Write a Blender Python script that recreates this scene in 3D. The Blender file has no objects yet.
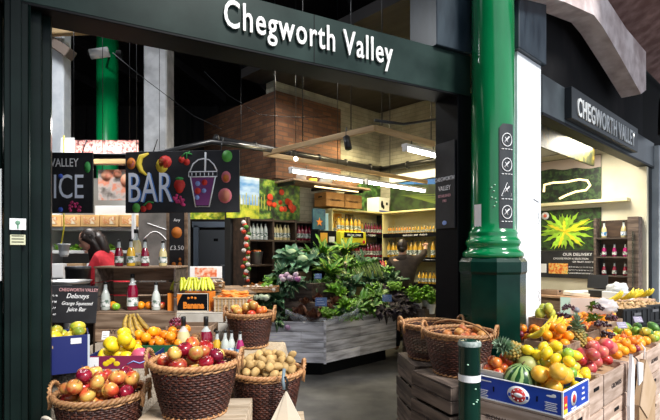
import bpy, math, random
from mathutils import Vector, Matrix, Euler
PI=math.pi; R=math.radians
rnd=random.Random(7)
SC=bpy.context.scene; COL=SC.collection
F=471.0; HX=330.0; HY=252.0; CH=1.6           # focal length in px, principal column, horizon row, eye height
def P(px,py,Y): return Vector(((px-HX)/F*Y, Y, CH+(HY-py)/F*Y))
def XY(px,Y): return ((px-HX)/F*Y, Y)
AU=R(43.4); AM=R(28.4)
U=Vector((math.cos(AU),math.sin(AU),0)); V=Vector((-math.sin(AU),math.cos(AU),0))
Mv=Vector((math.cos(AM),math.sin(AM),0)); Nv=Vector((-math.sin(AM),math.cos(AM),0))
def hit(px,O,D):
    """distance along ground line O + s*D where the sight line of column px crosses it"""
    k=(px-HX)/F
    return (k*O[1]-O[0])/(D[0]-k*D[1])
def zat(py,Y): return CH+(HY-py)/F*Y
# ------------------------------------------------------------------ materials
MATS={}
def mat(name,col,rough=.5,metal=0.,col2=None,scale=6.,stretch=(1,1,1),bump=0.,rand=0.,island=0.,coat=0.,trans=0.,alpha=1.,emit=0.,spec=.5,lo=.4,hi=.62,detail=4.,sss=0.,hue=0.):
    if name in MATS: return MATS[name]
    m=bpy.data.materials.new(name); m.use_nodes=True; nt=m.node_tree; N=nt.nodes; L=nt.links
    b=N['Principled BSDF']; MATS[name]=m
    b.inputs['Roughness'].default_value=rough; b.inputs['Metallic'].default_value=metal
    b.inputs['Specular IOR Level'].default_value=spec
    b.inputs['Coat Weight'].default_value=coat; b.inputs['Coat Roughness'].default_value=.15
    b.inputs['Transmission Weight'].default_value=trans; b.inputs['Alpha'].default_value=alpha
    c=(*col,1); b.inputs['Base Color'].default_value=c
    out=None
    if col2 is not None or bump:
        tc=N.new('ShaderNodeTexCoord'); mp=N.new('ShaderNodeMapping'); mp.inputs['Scale'].default_value=stretch
        L.new(tc.outputs['Object'],mp.inputs[0])
        no=N.new('ShaderNodeTexNoise'); no.inputs['Scale'].default_value=scale; no.inputs['Detail'].default_value=detail
        if rand:
            oi=N.new('ShaderNodeObjectInfo'); ad=N.new('ShaderNodeVectorMath'); ad.operation='ADD'
            mu=N.new('ShaderNodeMath'); mu.operation='MULTIPLY'; mu.inputs[1].default_value=37.
            L.new(oi.outputs['Random'],mu.inputs[0]); L.new(mp.outputs[0],ad.inputs[0]); L.new(mu.outputs[0],ad.inputs[1]); L.new(ad.outputs[0],no.inputs['Vector'])
        else: L.new(mp.outputs[0],no.inputs['Vector'])
        if col2 is not None:
            cr=N.new('ShaderNodeValToRGB'); cr.color_ramp.elements[0].position=lo; cr.color_ramp.elements[1].position=hi
            cr.color_ramp.elements[0].color=c; cr.color_ramp.elements[1].color=(*col2,1)
            L.new(no.outputs['Fac'],cr.inputs[0]); out=cr.outputs[0]
        if bump:
            bp=N.new('ShaderNodeBump'); bp.inputs['Strength'].default_value=bump; bp.inputs['Distance'].default_value=.01
            L.new(no.outputs['Fac'],bp.inputs['Height']); L.new(bp.outputs[0],b.inputs['Normal'])
    if rand or island:
        hs=N.new('ShaderNodeHueSaturation')
        if out: L.new(out,hs.inputs['Color'])
        else: hs.inputs['Color'].default_value=c
        if island:
            at=N.new('ShaderNodeAttribute'); at.attribute_name='rnd'; src=at.outputs['Fac']; amt=island
        else:
            oi=N.new('ShaderNodeObjectInfo'); src=oi.outputs['Random']; amt=rand
        mr=N.new('ShaderNodeMapRange'); mr.inputs['To Min'].default_value=1-amt; mr.inputs['To Max'].default_value=1+amt
        L.new(src,mr.inputs['Value']); L.new(mr.outputs[0],hs.inputs['Value'])
        if hue:
            m2=N.new('ShaderNodeMapRange'); m2.inputs['To Min'].default_value=.5-hue; m2.inputs['To Max'].default_value=.5+hue
            L.new(src,m2.inputs['Value']); L.new(m2.outputs[0],hs.inputs['Hue'])
        out=hs.outputs[0]
    if out: L.new(out,b.inputs['Base Color'])
    if emit:
        b.inputs['Emission Strength'].default_value=emit; b.inputs['Emission Color'].default_value=c
    return m
def ramp_mat(name,stops,axis='Z',rough=.5,noise=0.,nscale=4.,wave=None):
    """printed picture: colour bands along an object axis (metres), distorted by noise"""
    m=bpy.data.materials.new(name); m.use_nodes=True; nt=m.node_tree; N=nt.nodes; L=nt.links; b=N['Principled BSDF']; b.inputs['Roughness'].default_value=rough
    tc=N.new('ShaderNodeTexCoord'); sp=N.new('ShaderNodeSeparateXYZ'); L.new(tc.outputs['Object'],sp.inputs[0])
    v=sp.outputs[axis]
    if noise:
        no=N.new('ShaderNodeTexNoise'); no.inputs['Scale'].default_value=nscale; no.inputs['Detail'].default_value=5; L.new(tc.outputs['Object'],no.inputs['Vector'])
        a=N.new('ShaderNodeMath'); a.operation='MULTIPLY_ADD'; L.new(no.outputs['Fac'],a.inputs[0]); a.inputs[1].default_value=noise
        s=N.new('ShaderNodeMath'); s.operation='SUBTRACT'; L.new(v,s.inputs[0]); s.inputs[1].default_value=noise/2; L.new(s.outputs[0],a.inputs[2]); v=a.outputs[0]
    cr=N.new('ShaderNodeValToRGB'); L.new(v,cr.inputs[0]); els=cr.color_ramp.elements
    for i,(p,c) in enumerate(stops):
        e=els[i] if i<2 else els.new(p)
        e.position=p; e.color=(*c,1)
    L.new(cr.outputs[0],b.inputs['Base Color']); MATS[name]=m
    return m
def noise_pic(name,stops,scale=8.,rough=.5,dist=0.,stretch=(1,1,1)):
    m=bpy.data.materials.new(name); m.use_nodes=True; nt=m.node_tree; N=nt.nodes; L=nt.links; b=N['Principled BSDF']; b.inputs['Roughness'].default_value=rough
    tc=N.new('ShaderNodeTexCoord'); mp=N.new('ShaderNodeMapping'); mp.inputs['Scale'].default_value=stretch; L.new(tc.outputs['Object'],mp.inputs[0])
    no=N.new('ShaderNodeTexNoise'); no.inputs['Scale'].default_value=scale; no.inputs['Detail'].default_value=3; no.inputs['Distortion'].default_value=dist; L.new(mp.outputs[0],no.inputs['Vector'])
    cr=N.new('ShaderNodeValToRGB'); L.new(no.outputs['Fac'],cr.inputs[0]); els=cr.color_ramp.elements
    for i,(p,c) in enumerate(stops):
        e=els[i] if i<2 else els.new(p)
        e.position=p; e.color=(*c,1)
    L.new(cr.outputs[0],b.inputs['Base Color']); MATS[name]=m
    return m
def brick_mat(name,c1,c2,mortar,bw=.215,bh=.072,rough=.85,msize=.01,bump=.5):
    m=bpy.data.materials.new(name); m.use_nodes=True; nt=m.node_tree; N=nt.nodes; L=nt.links; b=N['Principled BSDF']; b.inputs['Roughness'].default_value=rough
    tc=N.new('ShaderNodeTexCoord'); sp=N.new('ShaderNodeSeparateXYZ'); cb=N.new('ShaderNodeCombineXYZ'); L.new(tc.outputs['Object'],sp.inputs[0])
    ad=N.new('ShaderNodeMath'); L.new(sp.outputs['X'],ad.inputs[0]); L.new(sp.outputs['Y'],ad.inputs[1])
    L.new(ad.outputs[0],cb.inputs['X']); L.new(sp.outputs['Z'],cb.inputs['Y'])
    br=N.new('ShaderNodeTexBrick'); br.inputs['Scale'].default_value=1; br.inputs['Brick Width'].default_value=bw; br.inputs['Row Height'].default_value=bh; br.inputs['Mortar Size'].default_value=msize
    br.inputs['Color1'].default_value=(*c1,1); br.inputs['Color2'].default_value=(*c2,1); br.inputs['Mortar'].default_value=(*mortar,1)
    L.new(cb.outputs[0],br.inputs['Vector'])
    no=N.new('ShaderNodeTexNoise'); no.inputs['Scale'].default_value=3; no.inputs['Detail'].default_value=6; L.new(tc.outputs['Object'],no.inputs['Vector'])
    mx=N.new('ShaderNodeMixRGB'); mx.blend_type='MULTIPLY'; mx.inputs[0].default_value=.7; L.new(br.outputs['Color'],mx.inputs[1])
    cr=N.new('ShaderNodeValToRGB'); cr.color_ramp.elements[0].position=.3; cr.color_ramp.elements[0].color=(.45,.45,.45,1); cr.color_ramp.elements[1].position=.65; cr.color_ramp.elements[1].color=(1,1,1,1); L.new(no.outputs['Fac'],cr.inputs[0]); L.new(cr.outputs[0],mx.inputs[2])
    L.new(mx.outputs[0],b.inputs['Base Color'])
    bp=N.new('ShaderNodeBump'); bp.inputs['Strength'].default_value=bump; bp.inputs['Distance'].default_value=.01; bp.invert=True; L.new(br.outputs['Fac'],bp.inputs['Height']); L.new(bp.outputs[0],b.inputs['Normal'])
    MATS[name]=m; return m
# ------------------------------------------------------------------ mesh builder
class MB:
    def __init__(s): s.v=[]; s.f=[]; s.m=[]; s.r=[]; s.sm=[]
    def add(s,vs,fs,mi=0,smooth=True,r=None):
        o=len(s.v); s.v+=[tuple(x) for x in vs]
        if r is None: r=rnd.random()
        for f in fs: s.f.append(tuple(o+i for i in f)); s.m.append(mi); s.r.append(r); s.sm.append(smooth)
        return s
    def box(s,c,d,rot=None,mi=0,bev=.0,r=None):
        x,y,z=[k/2 for k in d]
        if bev>0:
            b=min(bev,x*.45,y*.45,z*.45); vs=[]
            for sx in(-1,1):
                for sy in(-1,1):
                    for sz in(-1,1):
                        vs+=[(sx*x,sy*(y-b),sz*(z-b)),(sx*(x-b),sy*y,sz*(z-b)),(sx*(x-b),sy*(y-b),sz*z)]
            def i(sx,sy,sz,k): return (((sx>0)*2+(sy>0))*2+(sz>0))*3+k
            fs=[]
            for q in(-1,1):
                o=[(-1,-1),(1,-1),(1,1),(-1,1)]
                if q<0: o=o[::-1]
                fs.append([i(q,a,b_,0) for a,b_ in o]); fs.append([i(b_,q,a,1) for a,b_ in o]); fs.append([i(a,b_,q,2) for a,b_ in o])
            for a in(-1,1):
                for b_ in(-1,1):
                    e=[i(a,b_,-1,0),i(a,b_,-1,1),i(a,b_,1,1),i(a,b_,1,0)]; fs.append(e if a*b_>0 else e[::-1])
                    e=[i(a,-1,b_,2),i(a,-1,b_,0),i(a,1,b_,0),i(a,1,b_,2)]; fs.append(e if a*b_>0 else e[::-1])
                    e=[i(-1,a,b_,1),i(-1,a,b_,2),i(1,a,b_,2),i(1,a,b_,1)]; fs.append(e if a*b_>0 else e[::-1])
                    for c_ in(-1,1):
                        e=[i(a,b_,c_,0),i(a,b_,c_,1),i(a,b_,c_,2)]; fs.append(e if a*b_*c_>0 else e[::-1])
        else:
            vs=[(-x,-y,-z),(x,-y,-z),(x,y,-z),(-x,y,-z),(-x,-y,z),(x,-y,z),(x,y,z),(-x,y,z)]
            fs=[(3,2,1,0),(4,5,6,7),(0,1,5,4),(1,2,6,5),(2,3,7,6),(3,0,4,7)]
        vs=[Vector(k) for k in vs]
        if rot is not None:
            M=Euler(rot).to_matrix() if not isinstance(rot,Matrix) else rot
            vs=[M@k for k in vs]
        c=Vector(c); return s.add([k+c for k in vs],fs,mi,False,r)
    def lathe(s,prof,n=16,c=(0,0,0),mi=0,M=None,cap=True,r=None,smooth=True,wob=None):
        vs=[];fs=[]; c=Vector(c)
        for k,(rr,z) in enumerate(prof):
            for j in range(n):
                a=2*PI*j/n; q=rr if wob is None else wob(rr,z,a)
                p=Vector((q*math.cos(a),q*math.sin(a),z))
                if M is not None: p=M@p
                vs.append(p+c)
        for k in range(len(prof)-1):
            for j in range(n):
                a=k*n+j;b=k*n+(j+1)%n; fs.append((a,b,b+n,a+n))
        if cap:
            fs.append(tuple(range(n))[::-1]); fs.append(tuple(range((len(prof)-1)*n,len(prof)*n)))
        return s.add(vs,fs,mi,smooth,r)
    def tube(s,pts,r,n=6,closed=False,mi=0,rr=None,cap=True):
        pts=[Vector(p) for p in pts]; m=len(pts); vs=[];fs=[]
        up=None
        for i,p in enumerate(pts):
            if closed: t=(pts[(i+1)%m]-pts[i-1])
            else: t=pts[min(i+1,m-1)]-pts[max(i-1,0)]
            if t.length<1e-9: t=Vector((0,0,1))
            t.normalize()
            if up is None: up=Vector((0,0,1)) if abs(t.z)<.9 else Vector((1,0,0))
            a=t.cross(up)
            if a.length<1e-4: a=t.orthogonal()
            a.normalize(); b=a.cross(t).normalized(); up=b
            q=r[i] if isinstance(r,(list,tuple)) else r
            for j in range(n):
                w=2*PI*j/n; vs.append(p+a*(q*math.cos(w))+b*(q*math.sin(w)))
        for i in range(m if closed else m-1):
            for j in range(n):
                k=(i+1)%m; fs.append((i*n+j,i*n+(j+1)%n,k*n+(j+1)%n,k*n+j))
        if cap and not closed: fs.append(tuple(range(n))[::-1]); fs.append(tuple(range((m-1)*n,m*n)))
        return s.add(vs,fs,mi,True,rr)
    def ell(s,c,rx,ry=None,rz=None,n=14,k=8,mi=0,M=None,fn=None,r=None):
        ry=ry or rx; rz=rz or rx; vs=[];fs=[];c=Vector(c)
        for i in range(1,k):
            th=PI*i/k
            for j in range(n):
                a=2*PI*j/n; d=Vector((math.sin(th)*math.cos(a),math.sin(th)*math.sin(a),-math.cos(th)))
                q=fn(d) if fn else 1.
                vs.append(Vector((d.x*rx*q,d.y*ry*q,d.z*rz*q)))
        b=len(vs); q0=fn(Vector((0,0,-1))) if fn else 1.; q1=fn(Vector((0,0,1))) if fn else 1.
        vs+= [Vector((0,0,-rz*q0)),Vector((0,0,rz*q1))]
        for i in range(k-2):
            for j in range(n): fs.append((i*n+j,i*n+(j+1)%n,(i+1)*n+(j+1)%n,(i+1)*n+j))
        for j in range(n):
            fs.append((b,(j+1)%n,j)); fs.append((b+1,(k-2)*n+j,(k-2)*n+(j+1)%n))
        if M is not None: vs=[M@v for v in vs]
        return s.add([v+c for v in vs],fs,mi,True,r)
    def prism(s,poly,h,c=(0,0,0),M=None,mi=0):
        """poly in local XZ, extruded along +Y by h"""
        n=len(poly); c=Vector(c)
        vs=[Vector((x,0,z)) for x,z in poly]+[Vector((x,h,z)) for x,z in poly]
        fs=[tuple(range(n)),tuple(range(2*n-1,n-1,-1))]+[(i+n,(i+1)%n+n,(i+1)%n,i) for i in range(n)]
        if M is not None: vs=[M@v for v in vs]
        return s.add([v+c for v in vs],fs,mi,False)
    def grid(s,fn,nu,nv,mi=0,thick=0.,r=None,smooth=True):
        vs=[Vector(fn(i/nu,j/nv)) for i in range(nu+1) for j in range(nv+1)]
        fs=[(i*(nv+1)+j,(i+1)*(nv+1)+j,(i+1)*(nv+1)+j+1,i*(nv+1)+j+1) for i in range(nu) for j in range(nv)]
        return s.add(vs,fs,mi,smooth,r)
    def leaf(s,base,az,el,L,W,curl,ruf,nseg=6,mi=0,ribmi=None,rib=.1,tip=.6,side=0.,cup=.25):
        p=Vector(base); vs=[];e=el; r0=rnd.random()
        rb=ribmi is not None; cols=[-1,-.55,-rib,rib,.55,1]
        for i in range(nseg+1):
            t=i/nseg; w=W*(math.sin(PI*min(1,(t*.93+.05)**tip)))**.8*.5+(.003 if i<nseg else 0)
            d=Vector((math.cos(az)*math.cos(e),math.sin(az)*math.cos(e),math.sin(e)))
            sd=Vector((-math.sin(az),math.cos(az),0)); up=sd.cross(d)*-1
            for c in cols:
                rz=rnd.uniform(-1,1)*ruf*abs(c)**1.5*(1 if 0<i<nseg else .3)
                vs.append(p+sd*(w*c)+up*(cup*w*c*c+rz)+d*(rz*.5))
            p=p+d*(L/nseg); e-=curl/nseg; az+=side/nseg
        k=len(cols); fsA=[];fsB=[]
        for i in range(nseg):
            for j in range(k-1):
                q=(i*k+j,i*k+j+1,(i+1)*k+j+1,(i+1)*k+j)
                (fsB if (rb and j==2) else fsA).append(q)
        o=len(s.v); s.add(vs,fsA,mi,True,r0)
        for f in fsB: s.f.append(tuple(o+i for i in f)); s.m.append(ribmi); s.r.append(r0); s.sm.append(True)
        return s
    def mesh(s,name,mats):
        me=bpy.data.meshes.new(name); me.from_pydata(s.v,[],s.f)
        for m in (mats if isinstance(mats,(list,tuple)) else [mats]): me.materials.append(m)
        me.polygons.foreach_set('material_index',s.m); me.polygons.foreach_set('use_smooth',s.sm)
        at=me.attributes.new('rnd','FLOAT','FACE'); at.data.foreach_set('value',s.r)
        me.update(); return me
def obj(name,mb,m=None,parent=None,loc=None,rotz=None):
    me=mb if isinstance(mb,bpy.types.Mesh) else mb.mesh(name,m)
    o=bpy.data.objects.new(name,me); COL.objects.link(o)
    if parent: o.parent=parent
    if loc is not None: o.location=loc
    if rotz is not None: o.rotation_euler=(0,0,rotz)
    return o
def tag(o,label,cat,group=None,kind=None):
    o['label']=label; o['category']=cat
    if group: o['group']=group
    if kind: o['kind']=kind
    return o
def struct(name,mb,m,loc=None,rotz=None,label=None):
    o=obj(name,mb,m,None,loc,rotz); o['kind']='structure'
    if label: o['label']=label
    return o
def thing(name,label,cat,loc=(0,0,0),rotz=0,group=None,rot=None):
    o=bpy.data.objects.new(name,None); COL.objects.link(o); o.location=loc; o.rotation_euler=rot if rot else (0,0,rotz); o.empty_display_size=.05
    return tag(o,label,cat,group)
def dup(root,loc=None,rot=None,label=None,group=None,scale=None):
    r=root.copy(); COL.objects.link(r)
    if loc is not None: r.location=loc
    if rot is not None: r.rotation_euler=rot
    if scale is not None: r.scale=(scale,)*3 if not isinstance(scale,(tuple,list)) else scale
    if label: r['label']=label
    if group: r['group']=group
    for ch in list(root.children):
        c=ch.copy(); COL.objects.link(c); c.parent=r
        for g in list(ch.children):
            d=g.copy(); COL.objects.link(d); d.parent=c
    return r
FONT={}
def text_mesh(txt,size,ext=.002,sx=1.,offset=0.,shear=0.,center=False,spacing=1.):
    cu=bpy.data.curves.new('t','FONT'); cu.body=txt; cu.size=size; cu.extrude=ext; cu.offset=offset; cu.shear=shear; cu.resolution_u=3; cu.space_character=spacing
    if center: cu.align_x='CENTER'
    o=bpy.data.objects.new('t',cu); COL.objects.link(o)
    bpy.context.view_layer.update()
    me=bpy.data.meshes.new_from_object(o.evaluated_get(bpy.context.evaluated_depsgraph_get()))
    bpy.data.objects.remove(o); bpy.data.curves.remove(cu)
    for v in me.vertices: x,y,z=v.co; v.co=(x*sx,-z,y)     # upright, facing local -Y
    return me
def text(name,txt,size,m,parent,loc,rotz=0,**k):
    me=text_mesh(txt,size,**k); me.name=name; me.materials.clear(); me.materials.append(m)
    o=obj(name,me,None,parent,loc); o.rotation_euler=(0,0,rotz) if not isinstance(rotz,(tuple,list)) else rotz
    return o
# ------------------------------------------------------------------ palette
black=mat('black_paint',(.004,.0045,.006),.5,spec=.12)
dkgreen=mat('dark_green_paint',(.0018,.0065,.0055),.32,col2=(.004,.012,.010),scale=3,bump=.08,spec=.22)
fascia_g=mat('fascia_green',(.007,.018,.015),.3,col2=(.020,.038,.033),scale=2.2,detail=6,spec=.2)
colgreen=mat('glossy_green_paint',(.0,.15,.045),.16,col2=(.002,.21,.065),scale=4,coat=.6,stretch=(1,1,.3))
pedgreen=mat('pedestal_green',(.001,.018,.012),.22,col2=(.003,.032,.021),scale=3,spec=.3)
whitep=mat('weathered_white_paint',(.72,.75,.78),.6,col2=(.84,.86,.88),scale=6,bump=.1)
cream=mat('cream_paint',(.74,.66,.38),.6,col2=(.8,.73,.46),scale=3)
concrete=mat('concrete',(.50,.50,.51),.85,col2=(.70,.70,.71),scale=5,bump=.3,detail=8)
pinkconc=mat('pink_grey_concrete',(.42,.32,.31),.9,col2=(.78,.68,.67),scale=4,bump=.4,detail=8,lo=.35,hi=.65)
vault=mat('vault_render',(.16,.075,.06),.9,col2=(.30,.17,.15),scale=5,bump=.4,detail=8)
asphalt=mat('worn_asphalt',(.045,.044,.045),.75,col2=(.11,.105,.10),scale=3.,bump=.25,detail=10,lo=.35,hi=.7)
timber=mat('pale_timber',(.42,.27,.12),.6,col2=(.55,.38,.2),scale=8,stretch=(.3,3,3))
crate_w=mat('weathered_crate_wood',(.17,.105,.065),.8,col2=(.34,.235,.16),scale=9,stretch=(.35,2.5,2.5),island=.35,bump=.3)
crate_d=mat('dark_crate_wood',(.05,.034,.027),.8,col2=(.13,.095,.075),scale=9,stretch=(.35,2.5,2.5),island=.4,bump=.3)
crate_l=mat('pale_crate_wood',(.42,.32,.22),.8,col2=(.62,.5,.37),scale=9,stretch=(.35,2.5,2.5),island=.25,bump=.3)
stand_w=mat('whitewashed_boards',(.34,.33,.36),.8,col2=(.88,.87,.94),scale=5,stretch=(.5,2,4),island=.25,bump=.3,detail=8,lo=.35,hi=.6)
darkwood=mat('dark_stained_wood',(.03,.016,.009),.6,col2=(.065,.035,.02),scale=8,stretch=(.5,2,2),island=.3)
wick_d=mat('dark_wicker',(.032,.009,.006),.5,col2=(.095,.030,.018),scale=60,island=.4)
wick_l=mat('pale_wicker',(.33,.15,.06),.5,col2=(.52,.28,.12),scale=60,island=.25)
burlap=mat('burlap',(.26,.215,.165),.95,col2=(.40,.34,.27),scale=90,bump=.6,detail=2)
burlap2=mat('pale_burlap',(.44,.34,.23),.95,col2=(.60,.49,.35),scale=90,bump=.6,detail=2)
chalk=mat('chalk_white',(.95,.95,.97),.9); chalkb=mat('chalk_blue',(.30,.42,.80),.9); chalkp=mat('chalk_pink',(.75,.40,.42),.9)
board=mat('blackboard',(.010,.010,.013),.6,col2=(.02,.02,.024),scale=6)
cblue=mat('carton_blue',(.010,.05,.40),.45,col2=(.012,.065,.46),scale=5); dblue=mat('carton_navy',(.012,.02,.13),.45)
white=mat('paper_white',(.85,.85,.86),.6); kraft=mat('kraft_paper',(.42,.27,.15),.7,col2=(.5,.34,.2),scale=8)
creamp=mat('cream_paper',(.72,.64,.52),.75)
steel=mat('brushed_steel',(.55,.56,.58),.3,metal=.9); blackpl=mat('black_plastic',(.008,.008,.009),.35)
tubem=mat('fluorescent_tube',(1,.97,.90),.3,emit=22.)
stemm=mat('stem_brown',(.10,.06,.02),.7)
red_l=mat('sign_red',(.6,.03,.03),.5); yel_l=mat('sign_yellow',(.85,.75,.05),.5); orng=mat('carton_orange',(.75,.22,.02),.5)
# ================================================================== SETTING
OF=(1.238,4.15)                      # right end of the main fascia's front face, frame M
def Mf(px): return -hit(px,OF,(-Mv.x,-Mv.y))
OR_=(1.926,4.3)                      # left end of the side shop front, frame U
def Uf(px,oy=0.): return hit(px,(OR_[0]+V.x*oy,OR_[1]+V.y*oy),(U.x,U.y))
def put(o,O,rz): o.location=(O[0],O[1],0); o.rotation_euler=(0,0,rz); return o
m=MB()
def flo(u,v): return ((u-.5)*26,(v)*22-6,0)
m.grid(flo,1,1); struct('floor',m,asphalt)
# kerb slabs seen between the two stalls
m=MB()
for i in range(3): m.box((.28+i*.02,2.55-i*.62,.012),(.9,.58,.02),(0,0,.1),bev=.006)
struct('trim_1',m,mat('stone_slab',(.13,.125,.12),.8,col2=(.22,.21,.2),scale=5,bump=.2))
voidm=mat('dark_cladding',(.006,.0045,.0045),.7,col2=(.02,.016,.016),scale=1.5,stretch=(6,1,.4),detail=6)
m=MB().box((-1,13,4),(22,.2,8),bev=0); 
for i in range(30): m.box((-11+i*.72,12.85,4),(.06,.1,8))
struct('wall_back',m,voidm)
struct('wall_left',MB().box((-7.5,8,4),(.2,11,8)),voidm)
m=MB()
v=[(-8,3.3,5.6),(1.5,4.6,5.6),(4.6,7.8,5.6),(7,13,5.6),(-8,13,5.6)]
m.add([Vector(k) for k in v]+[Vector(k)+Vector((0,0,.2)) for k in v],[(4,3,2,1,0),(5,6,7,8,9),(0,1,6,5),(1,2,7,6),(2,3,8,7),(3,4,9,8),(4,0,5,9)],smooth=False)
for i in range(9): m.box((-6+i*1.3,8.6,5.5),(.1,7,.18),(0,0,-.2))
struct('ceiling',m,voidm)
# fascia beam with its sign
fb=thing('fascia_sign','long dark green fascia beam with white raised shop name over the main opening','sign',(OF[0],OF[1],0),AM)
m=MB().box((-2.6,.012,3.147),(5.2,.03,.355),bev=.004); obj('fascia_panel',m,fascia_g,fb)
m=MB().box((Mf(314),-.004,3.147),(.005,.004,.35)); obj('panel_seam',m,black,fb)
m=MB().box((-2.6,.165,3.15),(5.2,.27,.34)).box((-2.6,.02,2.965),(5.2,.04,.02),bev=.004); obj('beam',m,black,fb)
def fit_text(name,txt,x0,x1,z0,cap,mt,parent,y,off=.0,ext=.004,rz=0,org=(0,0)):
    me=text_mesh(txt,1,ext=0.02,offset=off,spacing=1.12)
    xs=[v.co.x for v in me.vertices]; a,b=min(xs),max(xs); zc=.73
    for v in me.vertices: v.co=((v.co.x-a)/(b-a)*(x1-x0),v.co.y/.02*ext,v.co.z/zc*cap)
    me.materials.clear(); me.materials.append(mt); o=obj(name,me,None,parent,(x0,y,z0)); 
    return o
fit_text('lettering','Chegworth Valley',Mf(223),Mf(391),3.080,.19,mat('letter_white',(.86,.86,.84),.5),fb,-.02,off=.010,ext=.006)
struct('trim_2',MB().box((-.215,.14,4.2),(.41,.36,1.75),bev=.006),mat('blue_black_paint',(.010,.018,.028),.35,col2=(.03,.045,.06),scale=4,stretch=(2,2,.6),detail=8),(OF[0],OF[1],0),AM)
# left post
m=MB().box((-3.345,.165,1.5),(.112,.33,3),bev=.004).box((-3.262,.20,1.5),(.06,.26,3),bev=.004).box((-3.212,.24,1.5),(.045,.18,3),bev=.004).box((-3.345,-.012,1.5),(.05,.03,3),bev=.003)
m.tube([(-3.283,-.012,0),(-3.283,-.012,2.95)],.006)
struct('trim_3',m,dkgreen,(OF[0],OF[1],0),AM)
sp=thing('post_plates','small white and yellow notice plates screwed to dark left post','sign',(OF[0],OF[1],0),AM)
Yp=2.56
m=MB().box((-3.335,-.032,zat(224.5,Yp)),(.075,.006,.062),bev=.002); p1=obj('white_plate',m,white,sp)
m=MB().ell((-3.335,-.036,zat(223,Yp)),.012,.002,.012).box((-3.335,-.036,zat(227,Yp)),(.008,.003,.02)); obj('pictogram',m,mat('picto_green',(.15,.3,.2),.5),sp)
m=MB().box((-3.335,-.032,zat(240,Yp)),(.07,.006,.055),bev=.002); obj('yellow_plate',m,mat('plate_yellow',(.62,.62,.42),.5),sp)
m=MB()
for i in range(3): m.box((-3.335,-.036,zat(236+i*3,Yp)),(.055,.002,.004))
obj('plate_text',m,black,sp)
struct('wall_front',MB().box((-4.2,.2,2),(1.56,.2,4),bev=.01),dkgreen,(OF[0],OF[1],0),AM)
np_=thing('notice_poster','tall white printed notice at the picture edge left of dark post','poster',(OF[0],OF[1],0),AM)
obj('sheet',MB().box((-3.62,.09,1.75),(.40,.01,.62),bev=.002),white,np_)
m=MB()
for i in range(9): m.box((-3.60,.083,1.98-i*.05),(.26-.03*(i%3),.002,.012))
obj('print',m,black,np_)
# right jamb
struct('trim_4',MB().box((-.06,.145,1.5),(.175,.29,3),bev=.004),black,(OF[0],OF[1],0),AM)
def chalk_lines(parent,x0,x1,z,n,dz,h,mt,y,seed=1,txts=None):
    r=random.Random(seed); mm=MB()
    for i in range(n):
        x=x0; 
        while x<x1-.01:
            w=r.uniform(.3,1)*h*1.6; w=min(w,x1-x)
            pts=[(x+w*k/6,y,z-i*dz+math.sin(k*2.1+i)*h*.4) for k in range(7)]; mm.tube(pts,h*.09,4); x+=w+h*.35
    return obj('chalk_writing',mm,mt,parent)
jb=thing('name_blackboard','narrow black name board with chalk lettering hung on right jamb of opening','board',(OF[0]-.157*Mv.x,OF[1]-.157*Mv.y,0),AM)
obj('panel',MB().box((0,.15,2.195),(.012,.25,.77),bev=.002),board,jb)
for tx,z,s,mt in (('CHEGWORTH',2.235,.05,chalk),('VALLEY',2.15,.06,chalk),('ESTABLISHED',2.09,.035,chalkp),('1983',2.045,.035,chalkp)):
    t=text('lettering',tx,s,mt,jb,(-.010,.15,z),(0,0,-PI/2),ext=.001,center=True,sx=.78)
obj('chalk_flower',MB().ell((-.009,.15,1.86),.002,.03,.02),chalkb,jb)
# iron column
cc=Vector((1.365,3.95,0))
col=thing('iron_column','glossy green round iron column on dark green faceted pedestal','column',cc)
obj('pedestal',MB().lathe([(.27,0),(.27,.12),(.262,.14),(.262,1.42),(.272,1.44),(.272,1.52),(.25,1.55),(.2,1.552)],8,smooth=False,M=Matrix.Rotation(R(22.5+10),3,'Z')),pedgreen,col)
pr=[(.235,1.552),(.245,1.57),(.24,1.60),(.21,1.62),(.205,1.64),(.215,1.66),(.222,1.68),(.215,1.70),(.20,1.715),(.192,1.74),(.198,1.755),(.192,1.77),(.180,1.79),(.176,1.85),(.174,2.4),(.170,4.0),(.168,5.7)]
obj('shaft',MB().lathe(pr,40),colgreen,col)
def cyl(a,z,off=.003): rr=.1745+off; a=R(a); return Vector((rr*math.cos(a),rr*math.sin(a),z))
m=MB().grid(lambda u,v:cyl(-93+u*43,1.78+v*.85-(.03*(1-min(1,u*5)) if v>.5 else 0),.006),10,2); obj('rules_sign',m,mat('sign_charcoal',(.025,.03,.035),.5),col)
m=MB()
for zc in (2.50,2.30,2.10,1.92):
    if zc!=2.10: m.tube([cyl(-72+14.5*math.cos(a),zc+.052*math.sin(a),.009) for a in [k*2*PI/20 for k in range(20)]],.0035,4,closed=True)
    else: m.tube([cyl(-88,zc-.05,.009),cyl(-56,zc-.05,.009),cyl(-72,zc+.055,.009)],.0035,4,closed=True)
    m.tube([cyl(-80,zc-.02,.009),cyl(-66,zc+.025,.009)],.005,4); m.tube([cyl(-78,zc+.02,.009),cyl(-70,zc-.02,.009)],.004,4)
    for q in range(4): m.tube([cyl(-88+q*9,zc-.075,.009),cyl(-82+q*9,zc-.075,.009)],.0035,4)
obj('sign_symbols',m,chalk,col)
m=MB().grid(lambda u,v:cyl(-163+u*24,1.78+v*.21,.004),4,1); obj('paper_sticker',m,white,col)
m=MB()
for a,z in ((-112,2.12),(-104,2.14),(-106,2.09),(-111,2.04),(-103,2.03),(-105,1.97),(-100,2.0)): m.ell(cyl(a,z,.001),.008,.008,.005,8,5)
obj('paint_spots',m,mat('spot_pale',(.5,.8,.6),.5),col)
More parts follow.
